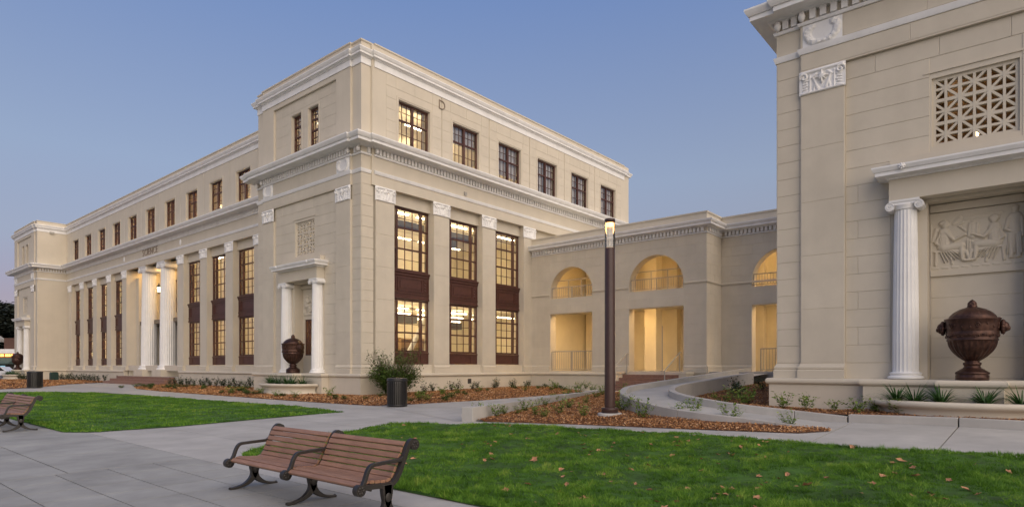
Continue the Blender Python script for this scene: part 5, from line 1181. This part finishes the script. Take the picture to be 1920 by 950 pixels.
for k in range(22):
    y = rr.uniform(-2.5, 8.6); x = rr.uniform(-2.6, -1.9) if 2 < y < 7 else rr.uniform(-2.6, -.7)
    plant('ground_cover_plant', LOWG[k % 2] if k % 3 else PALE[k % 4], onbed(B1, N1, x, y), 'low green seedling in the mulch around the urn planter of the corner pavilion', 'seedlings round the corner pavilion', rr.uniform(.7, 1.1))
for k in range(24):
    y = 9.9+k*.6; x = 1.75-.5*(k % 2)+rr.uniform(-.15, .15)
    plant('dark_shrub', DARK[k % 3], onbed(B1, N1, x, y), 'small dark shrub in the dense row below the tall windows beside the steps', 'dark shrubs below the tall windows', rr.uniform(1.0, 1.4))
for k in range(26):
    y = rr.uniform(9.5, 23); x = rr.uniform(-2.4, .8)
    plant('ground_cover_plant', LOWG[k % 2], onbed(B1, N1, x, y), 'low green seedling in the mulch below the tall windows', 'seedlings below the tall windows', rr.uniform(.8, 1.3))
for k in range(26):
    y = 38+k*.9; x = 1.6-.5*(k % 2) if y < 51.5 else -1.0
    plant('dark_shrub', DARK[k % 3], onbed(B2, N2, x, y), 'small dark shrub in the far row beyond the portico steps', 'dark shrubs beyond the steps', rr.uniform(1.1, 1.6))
# pale leggy plants round the lamp post and along the ramp
px_spots = [(895, 784), (945, 776), (985, 770), (1005, 778), (1022, 760), (1040, 752), (1065, 765), (1085, 742), (1100, 755), (1110, 733), (1020, 782), (1095, 780), (1118, 745), (1190, 772), (1205, 783), (1165, 770), (1190, 740), (1215, 730), (1285, 785), (1300, 778), (1370, 790), (1480, 798), (1130, 740), (1065, 745), (1098, 728), (930, 780), (970, 775), (1050, 775)]
for k, (u, v) in enumerate(px_spots):
    d0 = 16.0
    for _ in range(12):
        p = at_depth(u, v, d0); z = onbed(B3, N3, p.x, p.y).z; d0 = d0*.4+.6*(1.6-z)*F_PX/(v-H_PX)
    p = at_depth(u, v, d0)
    dw = abs((Vector((p.x, p.y))-lwA).dot(pe)); dl = math.hypot(p.x-lx, p.y-ly); dr = min(math.hypot(p.x-s_[0], p.y-s_[1]) for s_ in RS)-.8
    lb, gp = min(((dw, ('pale leggy plant growing against the low straight concrete wall', 'leggy plants along the low wall')), (dr, ('pale leggy plant growing against the outer wall of the curved ramp', 'leggy plants along the ramp wall')), (dl, ('pale leggy plant close to the foot of the lamp post', 'leggy plants at the lamp post'))), key=lambda q_: q_[0])[1]
    plant('leggy_plant', VINE[k % 3], (p.x, p.y, z-.01), lb, gp, rr.uniform(.5, .8)*(1.35 if v > 768 and u > 1150 else 1))
for k in range(8):
    x = 4.0+k*.75+rr.uniform(-.2, .2); y = -11.2+rr.uniform(-.25, .6)
    plant('leggy_plant', VINE[k % 3], onbed(B3, N3, x, y), 'pale green plant between the brown steps and the curved ramp wall', 'plants behind the ramp wall', rr.uniform(.7, 1.0))
for k, y in enumerate((-16.2, -17.4, -18.0, -18.6, -19.2, -19.5, -20.0, -20.6)):
    plant('leggy_plant', PALE[k % 4], onbed(B4, N4, .35+.25*(k % 2) if y < -17 else .9, y), 'pale trailing plant behind the kerb at the pavilion plinth', 'trailing plants behind the kerb', rr.uniform(.9, 1.3))
for k, (x, y) in enumerate(((3.3, -15.2), (2.2, -15.9), (6.5, -14.9), (1.6, -15.4), (4.6, -14.6))):
    plant('ramp_shrub', DARK[k % 3] if k % 2 == 0 else VINE[k % 3], onbed(B4, N4, x, y), 'shrub in the mulch inside the bend of the ramp', 'shrubs inside the ramp bend', rr.uniform(1.0, 1.5))
# strap-leaved plants in the planters
def strap_mesh(seed, n=70):
    q = random.Random(seed); V = []; tone = []
    for k in range(n):
        a = q.uniform(0, 6.28); L = q.uniform(.42, .80); w_ = .018; pts = []; e = q.uniform(.35, 1.15)
        for j in range(6): u = j/5; pts.append((math.cos(a)*L*u*e, math.sin(a)*L*u*e, L*(1.05*u-.75*e*u*u)))
        for j in range(5):
            w0, w1 = w_*(1-.15*j), w_*(1-.15*(j+1)) if j < 4 else .001; s_, c_ = -math.sin(a), math.cos(a); p0, p1 = pts[j], pts[j+1]
            V.append([(p0[0]-s_*w0, p0[1]-c_*w0, p0[2]), (p0[0]+s_*w0, p0[1]+c_*w0, p0[2]), (p1[0]+s_*w1, p1[1]+c_*w1, p1[2]), (p1[0]-s_*w1, p1[1]-c_*w1, p1[2])]); tone.append(q.uniform(.2, .9))
    o = tri_mesh('foliage', np.array(V), np.array(tone), STRAP, 4); me = o.data; bpy.data.objects.remove(o); return me
STR = [strap_mesh(s_) for s_ in (1, 2, 3)]
for fr, nm, gp in ((FR_, 'strap-leaved plant in the planter below the large lion-headed urn', 'plants in the pavilion planter'), (FX, 'strap-leaved plant in the planter at the corner pavilion', 'plants in the corner planter'), (FX2, 'strap-leaved plant in the planter of the distant end pavilion', 'plants in the far planter')):
    for k, u in enumerate((3.05, 3.45, 3.95, 4.75, 5.35, 5.8)):
        p = fr(u, 1.25 if 3.4 < u < 5.5 else 1.0, .69); o = empty('strap_leaf_plant', p, nm, 'plant', gp, rr.uniform(0, 6.28)); link('foliage', STR[k % 3], o)
# the big bush behind the bin
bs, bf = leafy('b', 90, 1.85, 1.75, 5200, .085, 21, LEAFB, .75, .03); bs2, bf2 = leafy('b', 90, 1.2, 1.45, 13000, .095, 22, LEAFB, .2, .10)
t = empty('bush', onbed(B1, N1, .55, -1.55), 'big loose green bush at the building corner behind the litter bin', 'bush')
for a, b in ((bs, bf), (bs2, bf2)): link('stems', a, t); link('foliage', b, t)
# fallen leaves on the lawn
DRY = mat('dry_leaf', (.42, .22, .12), .8, .3, 14, color2=(.22, .10, .05))
lfm = []
for s_ in range(5):
    q = random.Random(s_+30); mb = MB(); n = 10; pts = []
    for k in range(n): a = 2*math.pi*k/n; r_ = .055*(1+.45*(k % 2))*q.uniform(.75, 1.2); pts.append((r_*math.cos(a)*1.3, r_*math.sin(a), .012+.03*abs(math.sin(a+s_))*q.uniform(.4, 1.2)))
    mb.add([(0, 0, .006)]+pts, [(0, 1+k, 1+(k+1) % n) for k in range(n)]); me = mb.mesh('fallen_leaf'); me.materials.append(DRY); lfm.append(me)
span, y0, y1 = poly_rows(LR); k = 0
while k < 150:
    if k % 3 == 1: y = ly_+rr.gauss(0, .35)
    else: y = rr.uniform(-22.3, -10.5)
    s_ = span(y)
    if not s_: continue
    x = rr.uniform(max(s_[0], -10.9), s_[1]-.1) if k % 3 != 1 else min(max(lx_+rr.gauss(0, .35), -10.9), s_[1]-.1)
    r_, d_ = rd(x, y)
    if d_ < 6.3 or abs(r_) > d_*.86 or (r_ < -.5 and rr.random() < .8): continue
    o = link('fallen_leaf', lfm[k % 5], None, (x, y, G(x, y)+.055+.026*float(mound(np.array(x), np.array(y), 1.0))), rr.uniform(0, 6.28)); o.rotation_euler = (rr.uniform(-.5, .5), rr.uniform(-.5, .5), rr.uniform(0, 6.28)); f_ = rr.uniform(.25, .62)*(1.35 if rr.random() < .15 else 1); o.scale = (f_, f_, f_)
    tag(o, 'dry brown leaf fallen on the lawn behind the long bench', 'leaf', 'fallen leaves on the lawn'); k += 1; lx_, ly_ = x, y

# ------------------------------------------------------------------ street beyond the far end
def far(u, v, d): return at_depth(u, v, d)
FC = Fr(0, 0, (RGT.x, RGT.y), (-FWD.x, -FWD.y))
def cf(d):                                           # frame facing the camera direction at depth d: s to the right, o towards us
    p = CAM+FWD*d; return Fr(p.x, p.y, (RGT.x, RGT.y), (-FWD.x, -FWD.y))
def S(u, d): return (u-960)/F_PX*d
def Zp(v, d): return 1.6+(H_PX-v)/F_PX*d
fr = cf(112); D_ = 112; S0 = (lambda u, d: (u-34-960)/F_PX*d)
HB = empty('white_house', fr(S0(-40, D_), 0, .2), 'white gabled house far behind the end pavilion', 'house'); HW = mat('house_white', (.36, .34, .30), .8)
q = MB(); q.box(fr, S0(-110, D_), S0(9, D_), -2.2, 0, .2, Zp(640, D_)); q.prism(fr, [(S0(-110, D_), Zp(640, D_)), (S0(9, D_), Zp(640, D_)), (S0(-50, D_), Zp(590, D_))], -2.2, 0); q.build('wall', HW, HB)
q = MB(); q.prism(fr, [(S0(-50, D_), Zp(585, D_)), (S0(22, D_), Zp(634, D_)), (S0(22, D_), Zp(640, D_)), (S0(-50, D_), Zp(591, D_))], -2.5, .5); q.prism(fr, [(S0(-50, D_), Zp(585, D_)), (S0(-122, D_), Zp(634, D_)), (S0(-122, D_), Zp(640, D_)), (S0(-50, D_), Zp(591, D_))], -2.5, .5); q.build('roof', HW, HB)
q = MB(); q.box(fr, S0(-20, D_), S0(-5, D_), .0, .06, Zp(672, D_), Zp(650, D_)); q.build('window', INDARK, HB)
D_ = 104; fr = cf(D_)
SH = empty('corner_shop', fr(S(-20, D_), 0, .2), 'brick corner shop with orange sign and green awning far down the street', 'shop'); BRK = mat('brick_brown', (.12, .065, .05), .9, .2, 20)
q = MB(); q.box(fr, S(3, D_), S(60, D_), -9, -.5, Zp(655, D_), Zp(633, D_)); q.build('upper_wall', BRK, SH)
q = MB(); q.box(fr, S(-120, D_), S(60, D_), -8, .2, Zp(662, D_), Zp(654, D_)); q.build('white_cornice', WHITE, SH)
q = MB(); q.box(fr, S(-120, D_), S(60, D_), -8, .0, Zp(669, D_), Zp(662, D_)-.002); q.build('sign_band', emit('shop_sign', (.45, .10, .02), .2), SH)
q = MB(); lt = emit('sign_letters', (1.0, .62, .16), 1.0)
for u in (-3, 1, 4.5, 10, 13.5, 17, 21): q.box(fr, S(u, D_), S(u+2.6, D_), .0, .05, Zp(668, D_), Zp(663.3, D_))
q.build('sign_letter_shapes', lt, SH)
q = MB(); q.add([fr(S(u, D_), o, Zp(v, D_)) for u in (-120, 30) for o, v in ((.02, 670), (1.6, 680), (1.6, 682), (.02, 682))], [(0, 1, 5, 4), (1, 2, 6, 5), (2, 3, 7, 6), (0, 3, 2, 1), (4, 5, 6, 7)]); q.build('awning', mat('awning_green', (.07, .11, .10), .8), SH)
q = MB(); q.box(fr, S(-120, D_), S(60, D_), -8, -.3, .1, Zp(669, D_)); q.build('shop_front', INDARK, SH)
q = MB(); q.box(fr, S(-2, D_), S(7, D_), -.3, -.25, Zp(694, D_), Zp(685, D_)); q.build('shop_window', emit('shop_glow', (.25, .45, .55), .5), SH)
# parked car
D_ = 82; fr = cf(D_); t = empty('parked_car', fr(S(5, D_), 0, .25), 'white car parked in the street beyond the end pavilion', 'car'); CARW = mat('car_white', (.62, .63, .65), .25, .02, spec=.6)
fr = Fr(fr(S(5, D_), 0, 0)[0], fr(S(5, D_), 0, 0)[1], fr.sd, fr.od)
q = MB(); q.prism(fr, [(-2.3, .45), (2.2, .45), (2.25, .85), (1.6, 1.0), (-1.0, 1.02), (-2.2, .98), (-2.35, .7)], -.85, .85); q.build('body', CARW, t, bevel=.05)
q = MB(); q.prism(fr, [(-1.9, 1.0), (1.1, 1.0), (.35, 1.58), (-1.35, 1.6)], -.72, .72); cb = q.build('cabin', CARW, t, bevel=.06)
q = MB(); q.prism(fr, [(-1.6, 1.06), (.85, 1.06), (.28, 1.5), (-1.25, 1.52)], -.74, .74); q.build('side_window', GALV, cb)
for s_ in (-1.45, 1.4):
    for o_ in (-.8, .8):
        q = MB(); q.prism(fr, [(s_+.33*math.cos(a), .58+.33*math.sin(a)) for a in [2*math.pi*i/18 for i in range(18)]], o_-.1, o_+.1); w2 = q.build('wheel', GALV, t)
        q = MB(); q.prism(fr, [(s_+.2*math.cos(a), .58+.2*math.sin(a)) for a in [2*math.pi*i/14 for i in range(14)]], o_-.11, o_+.11); q.build('rim', STEEL, w2)
# pine trees
def tree(loc, H, Rr, label, seed, m):
    t = empty('tree', loc, label, 'tree'); q = random.Random(seed); tr = MB(); tr.tube([(0, 0, 0), (.2, 0, H*.3), (.1, .2, H*.6), (0, 0, H*.95)], [.35, .28, .18, .05], 8); C = []
    for k in range(26):
        a = q.uniform(0, 6.28); z = H*q.uniform(.35, .95); L = Rr*q.uniform(.4, 1)*(1.15-z/H*.7); e = (math.cos(a)*L, math.sin(a)*L, z+H*q.uniform(-.02, .1)); tr.tube([(.1, .1, z*.95), (e[0]*.5, e[1]*.5, (z+e[2])/2), e], [.09, .06, .02], 5); C.append(e); C.append((e[0]*.6, e[1]*.6, e[2]))
    tr.build('trunk', TWIG, t, local=True); g = np.random.default_rng(seed); n = 9000; ce = np.array(C)[g.integers(0, len(C), n)]; P = ce+g.normal(0, 1, (n, 3))*[Rr*.15, Rr*.15, H*.035]
    an = g.uniform(0, 6.28, n); s_ = .34*g.uniform(.6, 1.4, n); d = np.stack([np.cos(an), np.sin(an), g.uniform(-.6, .6, n)], 1)*s_[:, None]; w_ = np.stack([-np.sin(an), np.cos(an), g.uniform(-.8, .8, n)], 1)*s_[:, None]*.6
    o = tri_mesh('crown', np.stack([P-d, P+w_, P+d, P-w_], 1), np.clip(g.normal(.5, .2, n), 0, 1), m, 4); o.parent = t; return t
PINE = attr_mat('pine_needles', [(0, (.010, .014, .012)), (.5, (.022, .030, .022)), (1, (.05, .055, .035))], .7)
for u, v, d, H, Rr, lb, s_ in ((2, 700, 125, 13.5, 5.5, 'dark pine tree rising above the white house', 1), (26, 700, 132, 14.5, 6.0, 'dark pine tree half hidden by the end pavilion', 2), (-25, 700, 128, 11.0, 5, 'dark pine tree at the far end of the street', 3)):
    p = at_depth(u, H_PX, d); tree((p.x, p.y, .2), H, Rr, lb, s_, PINE)
# plain neighbouring building glimpsed through the arcade
t = empty('far_building', (34, -10, 0), 'grey building glimpsed through the back openings of the arcade', 'building'); GRB = mat('grey_render', (.36, .36, .37), .85)
q = MB(); q.box(ID, 30, 31, -26, 3, 0, 7.5); q.build('wall', GRB, t)
for y in (-22, -18, -14, -10, -6): q = MB(); q.box(ID, 29.9, 29.99, y-.9, y+.9, 1.4, 3.6); q.build('window', INDARK, t)
